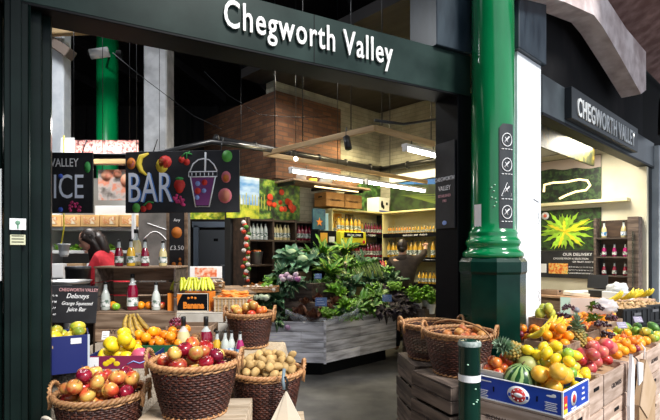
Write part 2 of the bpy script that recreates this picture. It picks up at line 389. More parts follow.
# white pier and side shop front
struct('trim_5',MB().box((-.235,.15,1.65),(.47,.3,3.3),bev=.004),whitep,(OR_[0],OR_[1],0),AU)
gr=thing('scrawl','thin grey scrawled graffiti down the white pier beside green column','graffiti',(OR_[0],OR_[1],0),AU)
m=MB(); r_=random.Random(3)
for z0 in (1.95,1.25,1.0,.85,.7):
    pts=[(-.05+r_.uniform(-.025,.025),-.003,z0-k*.02) for k in range(6)]; m.tube(pts,.002,4)
m.tube([(-.16,-.003,2.07),(-.06,-.003,2.05)],.003,4)
obj('line',m,mat('scrawl_grey',(.15,.16,.2),.7),gr)
struct('trim_6',MB().box((-.25,.16,4.1),(.55,.40,1.6),bev=.006),MATS['blue_black_paint'],(OR_[0],OR_[1],0),AU)
side_f=mat('grey_fascia',(.028,.036,.042),.35,col2=(.06,.075,.085),scale=2,spec=.3)
rf=thing('side_fascia_sign','charcoal fascia board with white capital letters over the side shop window','sign',(OR_[0],OR_[1],0),AU)
obj('fascia_panel',MB().box((1.99,.06,3.045),(3.98,.16,.35),bev=.004),side_f,rf)
s0,s1=Uf(572,-.09),Uf(638,-.09)
obj('sign_board',MB().box(((s0+s1)/2,-.055,3.06),(s1-s0,.07,.31),bev=.004),mat('sign_slate',(.016,.020,.024),.4,spec=.25),rf)
fit_text('lettering','CHEGWORTH VALLEY',Uf(578,-.1),Uf(635,-.1),2.955,.19,mat('letter_grey',(.62,.64,.64),.5),rf,-.095,off=.015,ext=.006)
m=MB().box((1.99,.05,2.86),(3.98,.14,.03)).box((3.86,.08,1.43),(.16,.16,2.86),bev=.004); struct('trim_7',m,black,(OR_[0],OR_[1],0),AU)
struct('trim_8',MB().box((4.35,.1,1.6),(.6,.35,3.2),bev=.01),mat('pale_blue_render',(.42,.47,.50),.7,col2=(.52,.57,.6),scale=3),(OR_[0],OR_[1],0),AU)
struct('wall_upper',MB().box((2.1,.25,4.2),(4.4,.1,1.95)),mat('grimy_black',(.004,.004,.005),.8,spec=.15,col2=(.018,.016,.017),scale=3,stretch=(1,1,.4),detail=8,lo=.5,hi=.75),(OR_[0],OR_[1],0),AU)
# haunched concrete beam in front of the upper wall
oy=-.15
Ob=(OR_[0]+V.x*oy,OR_[1]+V.y*oy)
def bp(px,py): s=hit(px,Ob,(U.x,U.y)); Y=Ob[1]+s*U.y; return (s,zat(py,Y))
poly=[bp(528,-60),bp(528,-8),bp(541,-5),bp(565,2),bp(594,15),bp(603,27),bp(621,58),bp(641,94),bp(646,90),bp(646,52),bp(626,28),bp(604,-6),bp(598,-60)]
struct('trim_9',MB().prism(poly,.22,(0,oy,0)),pinkconc,(OR_[0],OR_[1],0),AU)
def vf(dz): return lambda u,v:(1.0+u*8.,.19-v*3.8,4.5+dz+1.0*math.sin(min(1,v*1.2)*PI/2))
m=MB(); m.grid(vf(0),10,14); m.grid(vf(.25),10,14); struct('ceiling_vault',m,vault,(OR_[0],OR_[1],0),AU)
struct('wall_return',MB().box((6.05,.35,4.9),(4.1,.1,3.4)),mat('near_black',(.003,.003,.003),.8,spec=.1),(OR_[0],OR_[1],0),AU)  # plain near black wall running on past the side shop front
m=MB().tube([(4.22,-.2,4.45),(4.22,-.2,4.4),(4.1,-.2,4.05),(3.9,-.2,3.75),(3.85,-.2,3.3)],.11,14)
m.tube([(4.22,-.2,4.40),(4.22,-.2,4.32)],.14,14)
pp=obj('drain_pipe',m,blackpl); put(pp,OR_,AU); tag(pp,'black curved drain pipe above the end of the side fascia','pipe')
# side shop interior
P1=Vector((4.6,6.84,0))
wallc=mat('cream_render',(.62,.57,.42),.7,col2=(.72,.67,.52),scale=2)
def vpt(t,off=0.): p=P1+V*t-U*off; return (p.x,p.y)
AV=AU+PI/2
# frame with x along V reversed: facing -U.  local x runs from far end (t=2.2) to near (t=0) so pictures read left to right
def vput(o,off=0.): p=P1-U*off; o.location=(p.x,p.y,0); o.rotation_euler=(0,0,AU-PI/2); return o
w=struct('wall_side',MB().box((-1.25,.1,1.6),(2.5,.2,3.2)),wallc); vput(w)
w=struct('ceiling_side',MB().add([(1.90,4.76,3.205),(1.88,4.9,3.205),(2.6,7.7,3.205),(3.2,8.4,3.205),(4.30,7.03,3.205),(1.90,4.76,3.25),(1.88,4.9,3.25),(2.6,7.7,3.25),(3.2,8.4,3.25),(4.30,7.03,3.25)],[(0,1,2,3,4),(9,8,7,6,5),(0,5,6,1),(1,6,7,2),(2,7,8,3),(3,8,9,4),(4,9,5,0)],smooth=False),mat('pale_ceiling',(.45,.44,.40),.8))
struct('wall_divider',MB().box((2.12,6.15,2.2),(.1,3.1,4.4),(0,0,-.234)),wallc)
dkpic=noise_pic('woodland_photo',[(.35,(.006,.008,.008)),(.5,(.012,.035,.012)),(.6,(.05,.10,.03)),(.72,(.02,.02,.02))],scale=14)
up=thing('woodland_picture','large dark tree photograph with pale loop of reflected light, above white shelf in side shop','picture'); vput(up,.02)
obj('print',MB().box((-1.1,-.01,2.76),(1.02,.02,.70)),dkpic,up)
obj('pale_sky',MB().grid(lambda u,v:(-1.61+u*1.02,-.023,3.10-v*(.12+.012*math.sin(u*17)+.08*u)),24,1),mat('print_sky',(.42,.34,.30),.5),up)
lp=[(-1.45,-.03,2.60),(-1.44,-.03,2.72),(-1.3,-.03,2.74),(-1.1,-.03,2.73),(-.9,-.03,2.75),(-.78,-.03,2.72),(-.74,-.03,2.64),(-.80,-.03,2.57),(-.95,-.03,2.56),(-1.08,-.03,2.52),(-1.2,-.03,2.47)]
obj('loop_reflection',MB().tube(lp,.018,6),mat('reflected_glow',(1,.83,.45),.4,emit=1.6),up)  # LED rope reflection built as a glowing strip lying on the print
sh=obj('wall_shelf',MB().box((-.95,-.09,2.375),(1.5,.2,.05),bev=.004),cream); vput(sh,0); tag(sh,'long cream wall shelf between the two pictures in side shop','shelf')
pa=thing('papaya_poster','poster of bright green papaya leaves with yellow centre in side shop','poster'); vput(pa,.02)
obj('print',MB().box((-1.1,-.01,1.96),(1.02,.02,.66)),noise_pic('leafy_print',[(.4,(.008,.012,.006)),(.6,(.03,.08,.015))],scale=20),pa)
lg=mat('print_leaf_green',(.30,.58,.03),.5,island=.35,col2=(.42,.68,.05),scale=20); ly=mat('print_leaf_yellow',(.85,.72,.03),.5,island=.15)
m=MB(); my=MB(); r_=random.Random(5)
def flat_leaf(mm,cx,cz,a,L,W,y):
    d=Vector((math.cos(a),0,math.sin(a))); n=Vector((-math.sin(a),0,math.cos(a))); c=Vector((cx,y,cz))
    n_=7; vs=[];fs=[]
    for i in range(n_+1):
        t=i/n_; w=W*math.sin(PI*min(1,t*.9+.08))*(1.25 if i%2 else .6)
        vs+=[c+d*(L*t)+n*w*.5,c+d*(L*t)-n*w*.5]
    for i in range(n_): fs.append((2*i,2*i+1,2*i+3,2*i+2))
    mm.add(vs,fs,smooth=False)
for i in range(22):
    a=-.3+i*2*PI/22+r_.uniform(-.1,.1); L=r_.uniform(.36,.46)/max(1,abs(math.sin(a))*1.5); flat_leaf(m,-1.12,1.95,a,L,.062,-.023-.0006*i)
for a,L in ((.45,.42),(.15,.4),(2.7,.3),(-.7,.36),(-1.9,.3),(1.6,.2)): flat_leaf(my,-1.12,1.93,a,min(L,.28 if abs(math.sin(a))>.8 else .42),.05,-.04)
obj('printed_leaves',m,lg,pa); obj('printed_flower',my,ly,pa)
obj('round_sticker',MB().lathe([(.062,0),(.062,.004)],20,(-1.42,-.045,2.2),M=Matrix.Rotation(PI/2,3,'X')),white,pa)
obj('sticker_mark',MB().lathe([(.03,0),(.03,.004)],12,(-1.42,-.05,2.2),M=Matrix.Rotation(PI/2,3,'X')),mat('apple_red_print',(.8,.15,.08),.5),pa)
mb_=thing('menu_blackboard','black menu board with chalk headings below the papaya leaf poster','board'); vput(mb_,.02)
obj('panel',MB().box((-1.1,-.01,1.40),(1.1,.02,.44),bev=.002),board,mb_)
for tx,x,z,s in (('OUR DELIVERY BOX',-1.15,1.54,.065),('CHOOSE FROM A SELECTION',-1.3,1.48,.04),('OF FRUIT AND VEG',-1.0,1.43,.04)): text('lettering',tx,s,chalk,mb_,(x,-.022,z),ext=.001)
chalk_lines(mb_,-1.15,-.62,1.36,3,.05,.03,chalk,-.022,4)
obj('fruit_photo',MB().box((-1.22,-.024,1.33),(.30,.01,.17)),noise_pic('fruit_print',[(.4,(.7,.1,.03)),(.5,(.8,.35,.05)),(.6,(.85,.6,.2)),(.7,(.15,.3,.05))],scale=25),mb_)
obj('photo_frame',MB().box((-1.50,-.024,1.33),(.18,.01,.15),bev=.002),white,mb_)
hs_=thing('header_sign','dark inner header board with orange leaf print behind the side fascia','sign',(OR_[0],OR_[1],0),AU)
obj('panel',MB().box((1.6,.55,3.02),(3.1,.03,.34)),noise_pic('autumn_print',[(.42,(.015,.02,.008)),(.55,(.10,.09,.015)),(.68,(.45,.22,.03))],scale=9),hs_)
obj('orange_disc',MB().lathe([(.075,0),(.075,.01)],20,(.62,.525,2.98),M=Matrix.Rotation(PI/2,3,'X')),mat('disc_orange',(.8,.32,.1),.5),hs_)
# counter in the side shop
ct=thing('shop_counter','wooden counter with pale top and rough board front in side shop','counter',(3.9,6.4,0),AU-PI/2)
obj('worktop',MB().box((-.42,.25,.935),(1.5,.56,.035),bev=.005),mat('counter_top',(.38,.22,.13),.5,col2=(.5,.31,.19),scale=10),ct)
m=MB()
for k in range(6): m.box((-.42,.02,.08+k*.145),(1.44,.03,.138),bev=.004)
m.box((-.42,.28,.45),(1.40,.44,.9)); obj('front_boards',m,crate_w,ct)
# glass screen end of window
gl=mat('glass_screen',(.75,.95,.9),.05,trans=1.,spec=.5); gp=obj('glass_screen',MB().box((3.55,.12,1.4),(.30,.012,1.0),bev=.002),gl); put(gp,OR_,AU); tag(gp,'upright pale green glass screen at the far end of the side window','glass screen')
# ---------------------------------------------------------------- main shop walls
K=Vector((.98,9.3,0))
# frame W1: origin K, local x along U (negative = towards left), facing -V
def w1(px,off=0.): return hit(px,(K.x-V.x*off,K.y-V.y*off),(U.x,U.y))
cbrick=brick_mat('cream_painted_brick',(.36,.34,.26),(.42,.40,.31),(.28,.27,.21),msize=.005,bump=.7)
rbrick=brick_mat('brown_brick',(.19,.080,.035),(.09,.036,.018),(.085,.045,.028))
def k1(o,off=0.): p=K-V*off; o.location=(p.x,p.y,0); o.rotation_euler=(0,0,AU); return o
def k2(o,off=0.): p=K-U*off; o.location=(p.x,p.y,0); o.rotation_euler=(0,0,AU-PI/2); return o
k1(struct('wall_rear',MB().box((-1.27,.1,2.17),(2.64,.2,4.34)),cbrick))
k1(struct('wall_partition',MB().box((-2.98,.08,1.375),(.80,.16,2.75)),mat('dark_panel',(.02,.018,.016),.7)))
m=MB().box((-1.9,-.04,3.46),(1.44,.12,1.38)); k1(struct('wall_brick',m,rbrick))
m=MB().box((-2.56,1.1,3.35),(.12,2.2,1.6)); k1(struct('wall_brick_side',m,rbrick))
k2(struct('wall_right',MB().box((1.1,.1,2.17),(2.2,.2,4.34)),cbrick))
p=K-V*2.2; struct('wall_link',MB().box((.75,.08,1.9),(1.6,.16,3.8)),wallc,(p.x,p.y,0),AU)
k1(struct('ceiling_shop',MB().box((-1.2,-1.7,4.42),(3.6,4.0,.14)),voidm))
# black pipe round the room
m=MB()
a=K-V*.12-U*3.7; b=K-V*.12-U*.12; c=K-U*.12-V*2.2
m.tube([(a.x,a.y,3.2),(b.x,b.y,3.2)],.05,10); m.tube([(b.x,b.y,3.2),(c.x,c.y,3.2)],.05,10)
for k in range(6): q=a.lerp(b,k/5.5); m.tube([(q.x,q.y,3.2),(q.x+.02,q.y+.02,3.2)],.07,10)
for k in range(4): q=b.lerp(c,k/3.25); m.tube([(q.x,q.y,3.2),(q.x+.02,q.y-.02,3.2)],.07,10)
o=obj('wall_pipe',m,blackpl); tag(o,'black pipe running round the painted brick wall above the murals','pipe')
m=MB().box((1.25,-.03,2.99),(1.9,.08,.14)); k2(obj('white_ledge',m,whitep)); o=bpy.data.objects['white_ledge']; tag(o,'white ledge along the right wall above the vineyard mural','ledge')
# murals
def sc(stops,z0,z1): return stops
mr=thing('vineyard_mural','wide wall picture of vineyard rows under deep blue sky, above right shelves','mural'); k2(mr,.02)
m=MB().box((1.25,-.01,2.63),(1.9,.02,.56))
obj('print',m,noise_pic('dark_hill_print',[(.4,(.010,.018,.008)),(.6,(.03,.06,.015))],scale=6),mr)
obj('print_sky',MB().grid(lambda u,v:(.5+u*1.7,-.024,2.90-v*(.02+.17*u)),10,2),ramp_mat('mural_sky',[(.0,(.25,.5,.75)),(.5,(.06,.22,.55)),(1.,(.01,.10,.4))],axis='X'),mr)
m=MB()
for i in range(7): m.add([(.55+i*.08,-.026,2.66-i*.02),(.62+i*.08,-.026,2.665-i*.02),(2.1,-.026,2.58-i*.06),(2.1,-.026,2.565-i*.06)],[(3,2,1,0)],smooth=False)
obj('print_rows',m,mat('vine_green',(.12,.18,.03),.6),mr)
mt_=thing('orchard_mural','dark green tree picture on rear wall beside the vineyard mural','mural'); k1(mt_,.02)
obj('print',MB().box((-.42,-.01,2.63),(.80,.02,.62)),noise_pic('orchard_print',[(.35,(.01,.015,.008)),(.5,(.03,.09,.02)),(.65,(.12,.26,.06))],scale=11),mt_)
fm=thing('field_mural','wall picture of blue cloudy sky over yellow green field, above dark bookcase','mural'); k1(fm,.05)
x0,x1,x2=w1(226,.05),w1(258.5,.05),w1(299,.05)
obj('print_sky',MB().box(((x0+x1)/2,-.01,2.52),(x1-x0,.02,.42)),noise_pic('cloud_print',[(.35,(.10,.30,.62)),(.55,(.45,.6,.75)),(.7,(.8,.83,.85))],scale=3,stretch=(1,1,2.5)),fm)
m=MB().box(((x0+x1)/2,-.01,2.21),(x1-x0,.02,.22))
obj('print_field',m,noise_pic('field_print',[(.35,(.10,.20,.01)),(.5,(.45,.50,.02)),(.7,(.75,.68,.05))],scale=9),fm)
m=MB()
for i in range(14): x=x0+.06+i*.055; m.box((x,-.022,2.34+.02*(i%3)),(.012,.004,.18+.04*(i%2)))
obj('print_stalks',m,mat('stalk_yellow',(.55,.5,.08),.6),fm)
tm=thing('tomato_mural','wall picture of red tomatoes among green leaves, above dark bookcase','mural'); k1(tm,.05)
obj('print',MB().box(((x1+x2)/2,-.01,2.42),(x2-x1,.02,.62)),noise_pic('foliage_print',[(.35,(.008,.015,.005)),(.5,(.05,.14,.01)),(.6,(.20,.34,.03)),(.72,(.5,.5,.06))],scale=10),tm)
m=MB(); r_=random.Random(9)
for i in range(16):
    x=x1+.12+r_.random()*(x2-x1-.2); z=2.28+r_.random()*.30; m.lathe([(r_.uniform(.035,.062),0),(.04,.004)],14,(x,-.022-.001*i,z),M=Matrix.Rotation(PI/2,3,'X'))
obj('print_tomatoes',m,mat('tomato_print',(.75,.06,.01),.5,island=.4),tm)
# ---------------------------------------------------------------- rear structures left
struct('wall_far',MB().box((-4.4,8.7,1.3),(5.8,.16,2.6)),mat('dark_brown_panel',(.02,.014,.012),.7))
dr=thing('storeroom_door','plain grey door in pale blue frame at back left of shop','door',(-2.05,8.6,0))
obj('door_panel',MB().box((0,-.03,1.0),(.66,.05,2.0),bev=.005),mat('door_grey',(.09,.10,.12),.5),dr)
m=MB().box((-.38,-.03,1.04),(.09,.07,2.08)).box((.40,-.03,1.04),(.13,.07,2.08)).box((0,-.03,2.1),(.90,.07,.1)); obj('door_frame',m,mat('frame_blue_grey',(.20,.25,.34),.5),dr)
obj('door_handle',MB().tube([(.2,-.06,1.36),(.2,-.11,1.36),(.08,-.11,1.36)],.012,8),steel,dr)
obj('door_number',MB().box((-.02,-.058,1.82),(.08,.004,.05)),black,dr)
struct('trim_10',MB().box((-2.72,7.5,2.9),(.36,.36,5.8),bev=.02),concrete)
struct('trim_11',MB().box((-4.02,7,2.9),(.24,.22,5.8),bev=.02),whitep)
o=obj('green_pillar',MB().lathe([(.17,0),(.17,5.7)],24,(-3.78,8.0,0)),mat('bright_green_paint',(.0,.45,.12),.3)); tag(o,'slim bright green pillar standing behind the hanging chalk boards','column')
o=obj('roof_timber',MB().box((-3.85,6.6,4.72),(1.6,.12,.16),(0,.0,-.1),bev=.01),timber); tag(o,'pale timber under the roof at top left of opening','beam')
o=obj('roof_brace',MB().box((-3.85,6.75,4.52),(.34,.2,.14),(0,.6,0),bev=.01),mat('rusty_grey',(.2,.15,.12),.8)); tag(o,'short grey sloping brace under the pale roof timber','beam')
cam_=thing('security_camera','white security camera mounted beside green pillar near the roof','camera',(-3.52,7.2,4.66))
obj('camera_body',MB().tube([(-.12,-.05,-.06),(.14,.0,0)],.075,12),white,cam_)
obj('bracket',MB().tube([(.14,0,0),(.0,.3,.02),(-.20,.64,.02)],.018,8).box((.3,0,-.05),(.08,.08,.12)),blackpl,cam_)
obj('lens',MB().tube([(-.125,-.05,-.06),(-.14,-.05,-.063)],.055,12),blackpl,cam_)
o=obj('slack_cable',MB().tube([(-1.6+.0,6,3.9),(-1.3,6,3.6),(-.9,6,3.35),(-.4,5.6,3.2),(0,5.3,3.12)],.004,6),black); tag(o,'thin black cable slung across the front of the brick block','cable')
o=obj('slack_cable',MB().tube([(-2.4,5.2,3.8),(-2.1,5.2,3.55),(-1.5,5.2,3.1),(-1.2,5.2,2.96)],.004,6),black); tag(o,'thin dark cable crossing the grey concrete post','cable')
# ---------------------------------------------------------------- lighting frame and tubes
A=Vector((-.768,5.52,2.75)); B=Vector((.417,4.37,2.75)); Lx=3.25
fr=thing('lighting_frame','rectangular pale timber frame hanging on rods in mid shop','frame')
def beam(a,b,w=.04,h=.055,name='beam',mt=timber):
    d=b-a; L=d.length; m=MB(); rz=math.atan2(d.y,d.x); m.box((0,0,0),(L,w,h),bev=.004)
    o=obj(name,m,mt,fr,(a+b)/2,rz); return o
C_=B+U*.95; D_=A+U*Lx
beam(A,B); beam(A,D_); beam(B,C_)
for q in (A+U*.15,A+U*1.2,A+U*2.3,A+(B-A)*.4,B+U*.1,B+U*.9,B-(B-A)*.18): obj('hanger',MB().tube([(q.x,q.y,2.79),(q.x,q.y,5.5)],.006,6),blackpl,fr)
o=obj('frame_cable',MB().tube([(B.x,B.y,2.82),(B.x+.3,B.y+.2,2.84),(B.x+.9,B.y+.4,2.98),(B.x+1.5,B.y+.6,3.1)],.014,6),blackpl,fr)
def tube_light(q0,q1,label):
    d=(q1-q0); L=d.length; t=thing('fluorescent_light',label,'light',(q0+q1)/2,math.atan2(d.y,d.x),'fluorescent tubes on the hanging frame')
    obj('housing',MB().box((0,0,.035),(L,.07,.03),bev=.004),white,t); obj('tube',MB().tube([(-L/2+.03,0,0),(L/2-.03,0,0)],.018,12),tubem,t)
    for s in(-1,1): obj('end_cap',MB().box((s*(L/2-.015),0,.0),(.03,.05,.05),bev=.003),white,t)
    for s in(-.6,.6): obj('hanger',MB().tube([(s*L/2,0,.05),(s*L/2,0,.10)],.006,6),blackpl,t)
def onAD(px): return A+U*hit(px,A,U)
def onBC(px): return B+U*hit(px,B,U)
dz=Vector((0,0,-.155))
tube_light(onAD(290)+dz,onAD(363)+dz,'left fluorescent tube of the pair under the long frame beam')
tube_light(onAD(366)+dz,onAD(425)+dz,'right fluorescent tube of the pair under the long frame beam')
tube_light(onBC(404)+dz*.8,onBC(440)+dz*.8,'single fluorescent tube nearest the black name board on right jamb')
q=onAD(297); sb=thing('spot_bulb','small round white bulb hanging at left end of the timber frame','light',(q.x+.0,q.y-.2,2.72))
obj('bulb',MB().ell((0,0,0),.025),mat('bulb_glow',(1,.96,.88),.4,emit=12.),sb); obj('flex',MB().tube([(0,0,.02),(0,0,2.7)],.004,5),blackpl,sb)
o=obj('track_spot',MB().tube([(.16,4.6,2.72),(.18,4.55,2.60)],.035,10).tube([(.16,4.6,2.72),(.16,4.6,2.72+.1)],.008,6),blackpl); tag(o,'small black spotlight clipped under the near frame beam','light')
# ================================================================== GENERATORS
# ---- fruit
def apple_mesh(name,mt,seed,r=1.,sq=.9):
    q=random.Random(seed); a=[q.uniform(-.04,.04) for _ in range(6)]
    def fn(d):
        t=math.acos(max(-1,min(1,d.z)));
        dip=.30*math.exp(-(t/.42)**2)+.16*math.exp(-((PI-t)/.33)**2)
        az=math.atan2(d.y,d.x)
        return 1-dip+.05*math.sin(t)*d.z+a[0]*math.sin(az)+a[1]*math.cos(az)+a[2]*math.cos(2*az)+.012*math.cos(5*az)*(1-d.z)
    m=MB().ell((0,0,0),r,r,r*sq,16,10,fn=fn); return m.mesh(name,mt)
def lump_mesh(name,mt,seed,rx,ry,rz,amp=.1,n=12,k=8,tip=0.):
    q=random.Random(seed); ph=[q.uniform(0,6) for _ in range(4)]
    def fn(d): return 1+amp*(.5*math.sin(3*d.x+ph[0])+.5*math.sin(4*d.y+ph[1])+.4*math.sin(5*d.z+ph[2]))+tip*max(0,abs(d.x)-.9)*8
    return MB().ell((0,0,0),rx,ry,rz,n,k,fn=fn).mesh(name,mt)
ap_rg=mat('apple_red_gold',(.64,.38,.09),.28,col2=(.50,.03,.02),scale=19.5,rand=.35,coat=.3,stretch=(1,1,.5),lo=.30,hi=.56,hue=.012)
ap_red=mat('apple_crimson',(.22,.004,.02),.22,col2=(.42,.02,.03),scale=18,rand=.35,coat=.4,hue=.01)
ap_yel=mat('apple_yellow_blush',(.66,.44,.10),.3,col2=(.55,.09,.03),scale=18,rand=.25,coat=.3,lo=.42,hi=.64)
or_m=mat('orange_peel',(.85,.25,.006),.38,col2=(.90,.34,.015),scale=24,rand=.15,bump=.15,hue=.012)
ye_m=mat('yellow_peel',(.88,.62,.01),.38,col2=(.75,.55,.02),scale=30,rand=.12,bump=.12)
gr_m=mat('green_peel',(.14,.34,.02),.38,col2=(.38,.52,.05),scale=22.5,rand=.3,coat=.15)
dg_m=mat('avocado_green',(.045,.15,.03),.4,col2=(.12,.26,.05),scale=22.5,rand=.3)
ma_m=mat('mango_skin',(.62,.48,.04),.32,col2=(.24,.32,.03),scale=16.5,rand=.2,lo=.42,hi=.6)
po_m=mat('potato_skin',(.42,.26,.09),.75,col2=(.56,.38,.16),scale=30,rand=.22,bump=.2)
ca_m=mat('carrot_orange',(.80,.22,.02),.45,col2=(.88,.32,.05),scale=48,stretch=(1,1,4),rand=.2)
pk_m=mat('pomegranate_pink',(.62,.05,.08),.32,col2=(.72,.20,.12),scale=22.5,rand=.25,coat=.2)
pu_m=mat('grape_purple',(.05,.006,.022),.3,col2=(.16,.02,.05),scale=24,island=.5,coat=.2)
ba_m=mat('banana_yellow',(.85,.60,.02),.42,col2=(.70,.58,.05),scale=60,island=.15); ba_o=mat('banana_ripe',(.42,.27,.04),.5,col2=(.20,.12,.02),scale=48,island=.3)
gb_m=mat('banana_greenish',(.45,.52,.03),.42,col2=(.68,.62,.05),scale=60,island=.15)
FR={}
def fruit(kind):
    if kind in FR: return FR[kind]
    d={'apple':lambda:apple_mesh('apple',ap_rg,1,.038),'red_apple':lambda:apple_mesh('apple',ap_red,2,.040),'yellow_apple':lambda:apple_mesh('apple',ap_yel,3,.037,.95),
     'orange':lambda:lump_mesh('orange',or_m,4,.036,.036,.035,.01,16,10),'big_orange':lambda:lump_mesh('orange',mat('grapefruit_peel',(.88,.42,.03),.36,col2=(.92,.52,.06),scale=30,rand=.1,bump=.15),5,.05,.05,.048,.01,18,12),
     'yellow':lambda:lump_mesh('lemon',ye_m,6,.040,.033,.033,.02,14,8,tip=.25),'quince':lambda:lump_mesh('quince',ye_m,16,.052,.044,.044,.08,14,9),
     'lime':lambda:lump_mesh('lime',gr_m,7,.036,.033,.032,.03,14,8),'avocado':lambda:lump_mesh('avocado',dg_m,8,.055,.036,.036,.06,14,9),
     'mango':lambda:lump_mesh('mango',ma_m,9,.050,.038,.035,.06,14,9),'potato':lambda:lump_mesh('potato',po_m,10,.034,.026,.024,.09,12,8),
     'potato2':lambda:lump_mesh('potato',po_m,11,.030,.027,.025,.09,12,8),'pomegranate':lambda:apple_mesh('pomegranate',pk_m,12,.046,1.),
     'apricot':lambda:lump_mesh('apricot',mat('apricot_skin',(.85,.36,.06),.5,col2=(.75,.14,.04),scale=22.5,rand=.15),13,.026,.025,.025,.03),
     'plum':lambda:lump_mesh('plum',mat('plum_skin',(.12,.012,.03),.35,col2=(.30,.03,.05),scale=30,rand=.4),14,.027,.024,.024,.03),
     'nectarine':lambda:apple_mesh('nectarine',mat('nectarine_skin',(.72,.22,.03),.35,col2=(.42,.02,.015),scale=22.5,rand=.25,coat=.2),15,.032,1.)}[kind]()
    FR[kind]=d; return d
RAD={'apple':.037,'red_apple':.039,'yellow_apple':.037,'orange':.036,'big_orange':.05,'yellow':.034,'quince':.046,'lime':.034,'avocado':.040,'mango':.038,'potato':.027,'potato2':.027,'pomegranate':.046,'apricot':.025,'plum':.025,'nectarine':.031}
NAME={'red_apple':'apple','yellow_apple':'apple','big_orange':'grapefruit','yellow':'lemon','potato2':'potato'}
def pile(kinds,n,sample,base,labels,group,stem=False,k=26,flatrot=False,prev=None,cost=None,seed=1):
    """settle n fruit one by one on whatever already lies below them"""
    q=random.Random(seed); P_=prev if prev is not None else []; outp=[]
    for i in range(n):
        kind=q.choices([a for a,_ in kinds],[b for _,b in kinds])[0]; sc=q.uniform(.92,1.08); r=RAD[kind]*sc; best=None
        for _ in range(k):
            x,y=sample(q,r); z=base(x,y)+r*.97
            for (a,b,c,s) in P_:
                d2=(a-x)**2+(b-y)**2; R_=(r+s)*.97
                if d2<R_*R_: z=max(z,c+math.sqrt(R_*R_-d2))
            w=z+(cost(x,y) if cost else 0)
            if best is None or w<best[0]: best=(w,x,y,z)
        _,x,y,z=best; P_.append((x,y,z,r))
        rot=(q.uniform(-.9,.9),q.uniform(-.9,.9),q.uniform(0,6.3)) if not flatrot else (q.uniform(-.2,.2),q.uniform(-.2,.2),q.uniform(0,6.3))
        nm=NAME.get(kind,kind); o=bpy.data.objects.new(nm,fruit(kind)); COL.objects.link(o); o.location=(x,y,z); o.rotation_euler=rot; o.scale=(sc,)*3
        tag(o,labels[kind],nm,group[kind] if isinstance(group,dict) else group)
        if stem and kind!='potato':
            st=bpy.data.objects.new('stem',stem_me); COL.objects.link(st); st.parent=o
        outp.append(o)
    return P_
stem_me=MB().tube([(0,0,.018),(.002,0,.030),(.006,.002,.040)],[.0012,.0012,.002],5).mesh('stem',stemm)
# ---- wicker basket: woven rods, stakes, plaited rim, two hoop handles
def basket_meshes(rt,rb,h,nh=34,fs=1.):
    rows=int(h/.0125); m=MB(); n=nh*4
    for k in range(rows):
        z=(k+.5)/rows*h; t=z/h; rad=rb+(rt-rb)*(t**.8); ph=k%2*PI
        pts=[]
        for j in range(n):
            a=2*PI*j/n; rr=rad+.0045*math.cos(a*nh/1.+ph)
            pts.append((rr*math.cos(a),rr*math.sin(a),z+.001*math.sin(a*3+k)))
        m.tube(pts,.0062,4,closed=True)
    body=m.mesh('woven_body',wick_d)
    m=MB()
    for j in range(nh):
        a=2*PI*(j+.5)/nh; m.tube([((rb+(rt-rb)*(t**.8)+.001)*math.cos(a),(rb+(rt-rb)*(t**.8)+.001)*math.sin(a),h*t) for t in (0,.3,.6,1)],.004,4)
    m.lathe([(0,.004),(rb*.98,.006),(rb*.98,.012),(0,.014)],20,cap=False)
    stakes=m.mesh('stakes',wick_d)
    m=MB()
    def ring(R_,z,rad,tw,nn=2,th=.0095):
        for s in range(nn):
            m.tube([((R_+rad*math.cos(tw*a+s*2*PI/nn))*math.cos(a),(R_+rad*math.cos(tw*a+s*2*PI/nn))*math.sin(a),z+rad*math.sin(tw*a+s*2*PI/nn)) for a in [2*PI*j/120 for j in range(120)]],th,5,closed=True)
    ring(rt+.004,h+.008,.009,17,3,.0085); ring(rt-.002,h-.014,.005,12,2,.006)
    rim=m.mesh('plaited_rim',wick_l)
    m=MB(); ring(rb+.006,.012,.006,15,2,.007); foot=m.mesh('foot_band',wick_l)
    m=MB()
    def arch(off,sign):
        pts=[]
        for j in range(13):
            a=PI*j/12; y=.062*math.cos(a); z=h-.02+.085*math.sin(a)**.7 if 0<j<12 else h-.05
            tw=7*j/12*PI+off; pts.append((sign*(rt+.012+.008*math.cos(tw)+.012*math.sin(a)),y+.004*math.sin(tw),z+.008*math.sin(tw)))
        return pts
    hs=[]
    for sgn in (1,-1):
        m=MB()
        for off in (0,2.1,4.2): m.tube(arch(off,sgn),.0065,5)
        hs.append(m.mesh('handle',wick_l))
    return body,stakes,rim,foot,hs
BM={}
def basket(label,loc,rt,rb,h,rotz=0,liner=None,group=None,hrot=0):
    key=(rt,rb,h)
    if key not in BM: BM[key]=basket_meshes(rt,rb,h)
    b,s,r,f,hs=BM[key]
    t=thing('wicker_basket',label,'basket',loc,rotz,group)
    for nm,me in (('woven_body',b),('stakes',s),('plaited_rim',r),('foot_band',f),('handle',hs[0]),('handle',hs[1])): obj(nm,me,None,t)
    if liner is not None: m=MB().lathe([(0,liner-.004),(rb+(rt-rb)*(liner/h)-.012,liner-.004),(rb+(rt-rb)*(liner/h)-.012,liner),(0,liner)],24,cap=False); obj('straw_liner',m,kraft,t)
    return t
def disc(cx,cy,Rm):
    def f(q,r):
        a=q.uniform(0,2*PI); d=(Rm-r-.006)*math.sqrt(q.random()); return cx+d*math.cos(a),cy+d*math.sin(a)
    return f
def rect(O,ux,uy,a0,a1,b0,b1):
    def f(q,r):
        a=q.uniform(a0+r,a1-r); b=q.uniform(b0+r,b1-r); return O[0]+ux[0]*a+uy[0]*b, O[1]+ux[1]*a+uy[1]*b
    return f
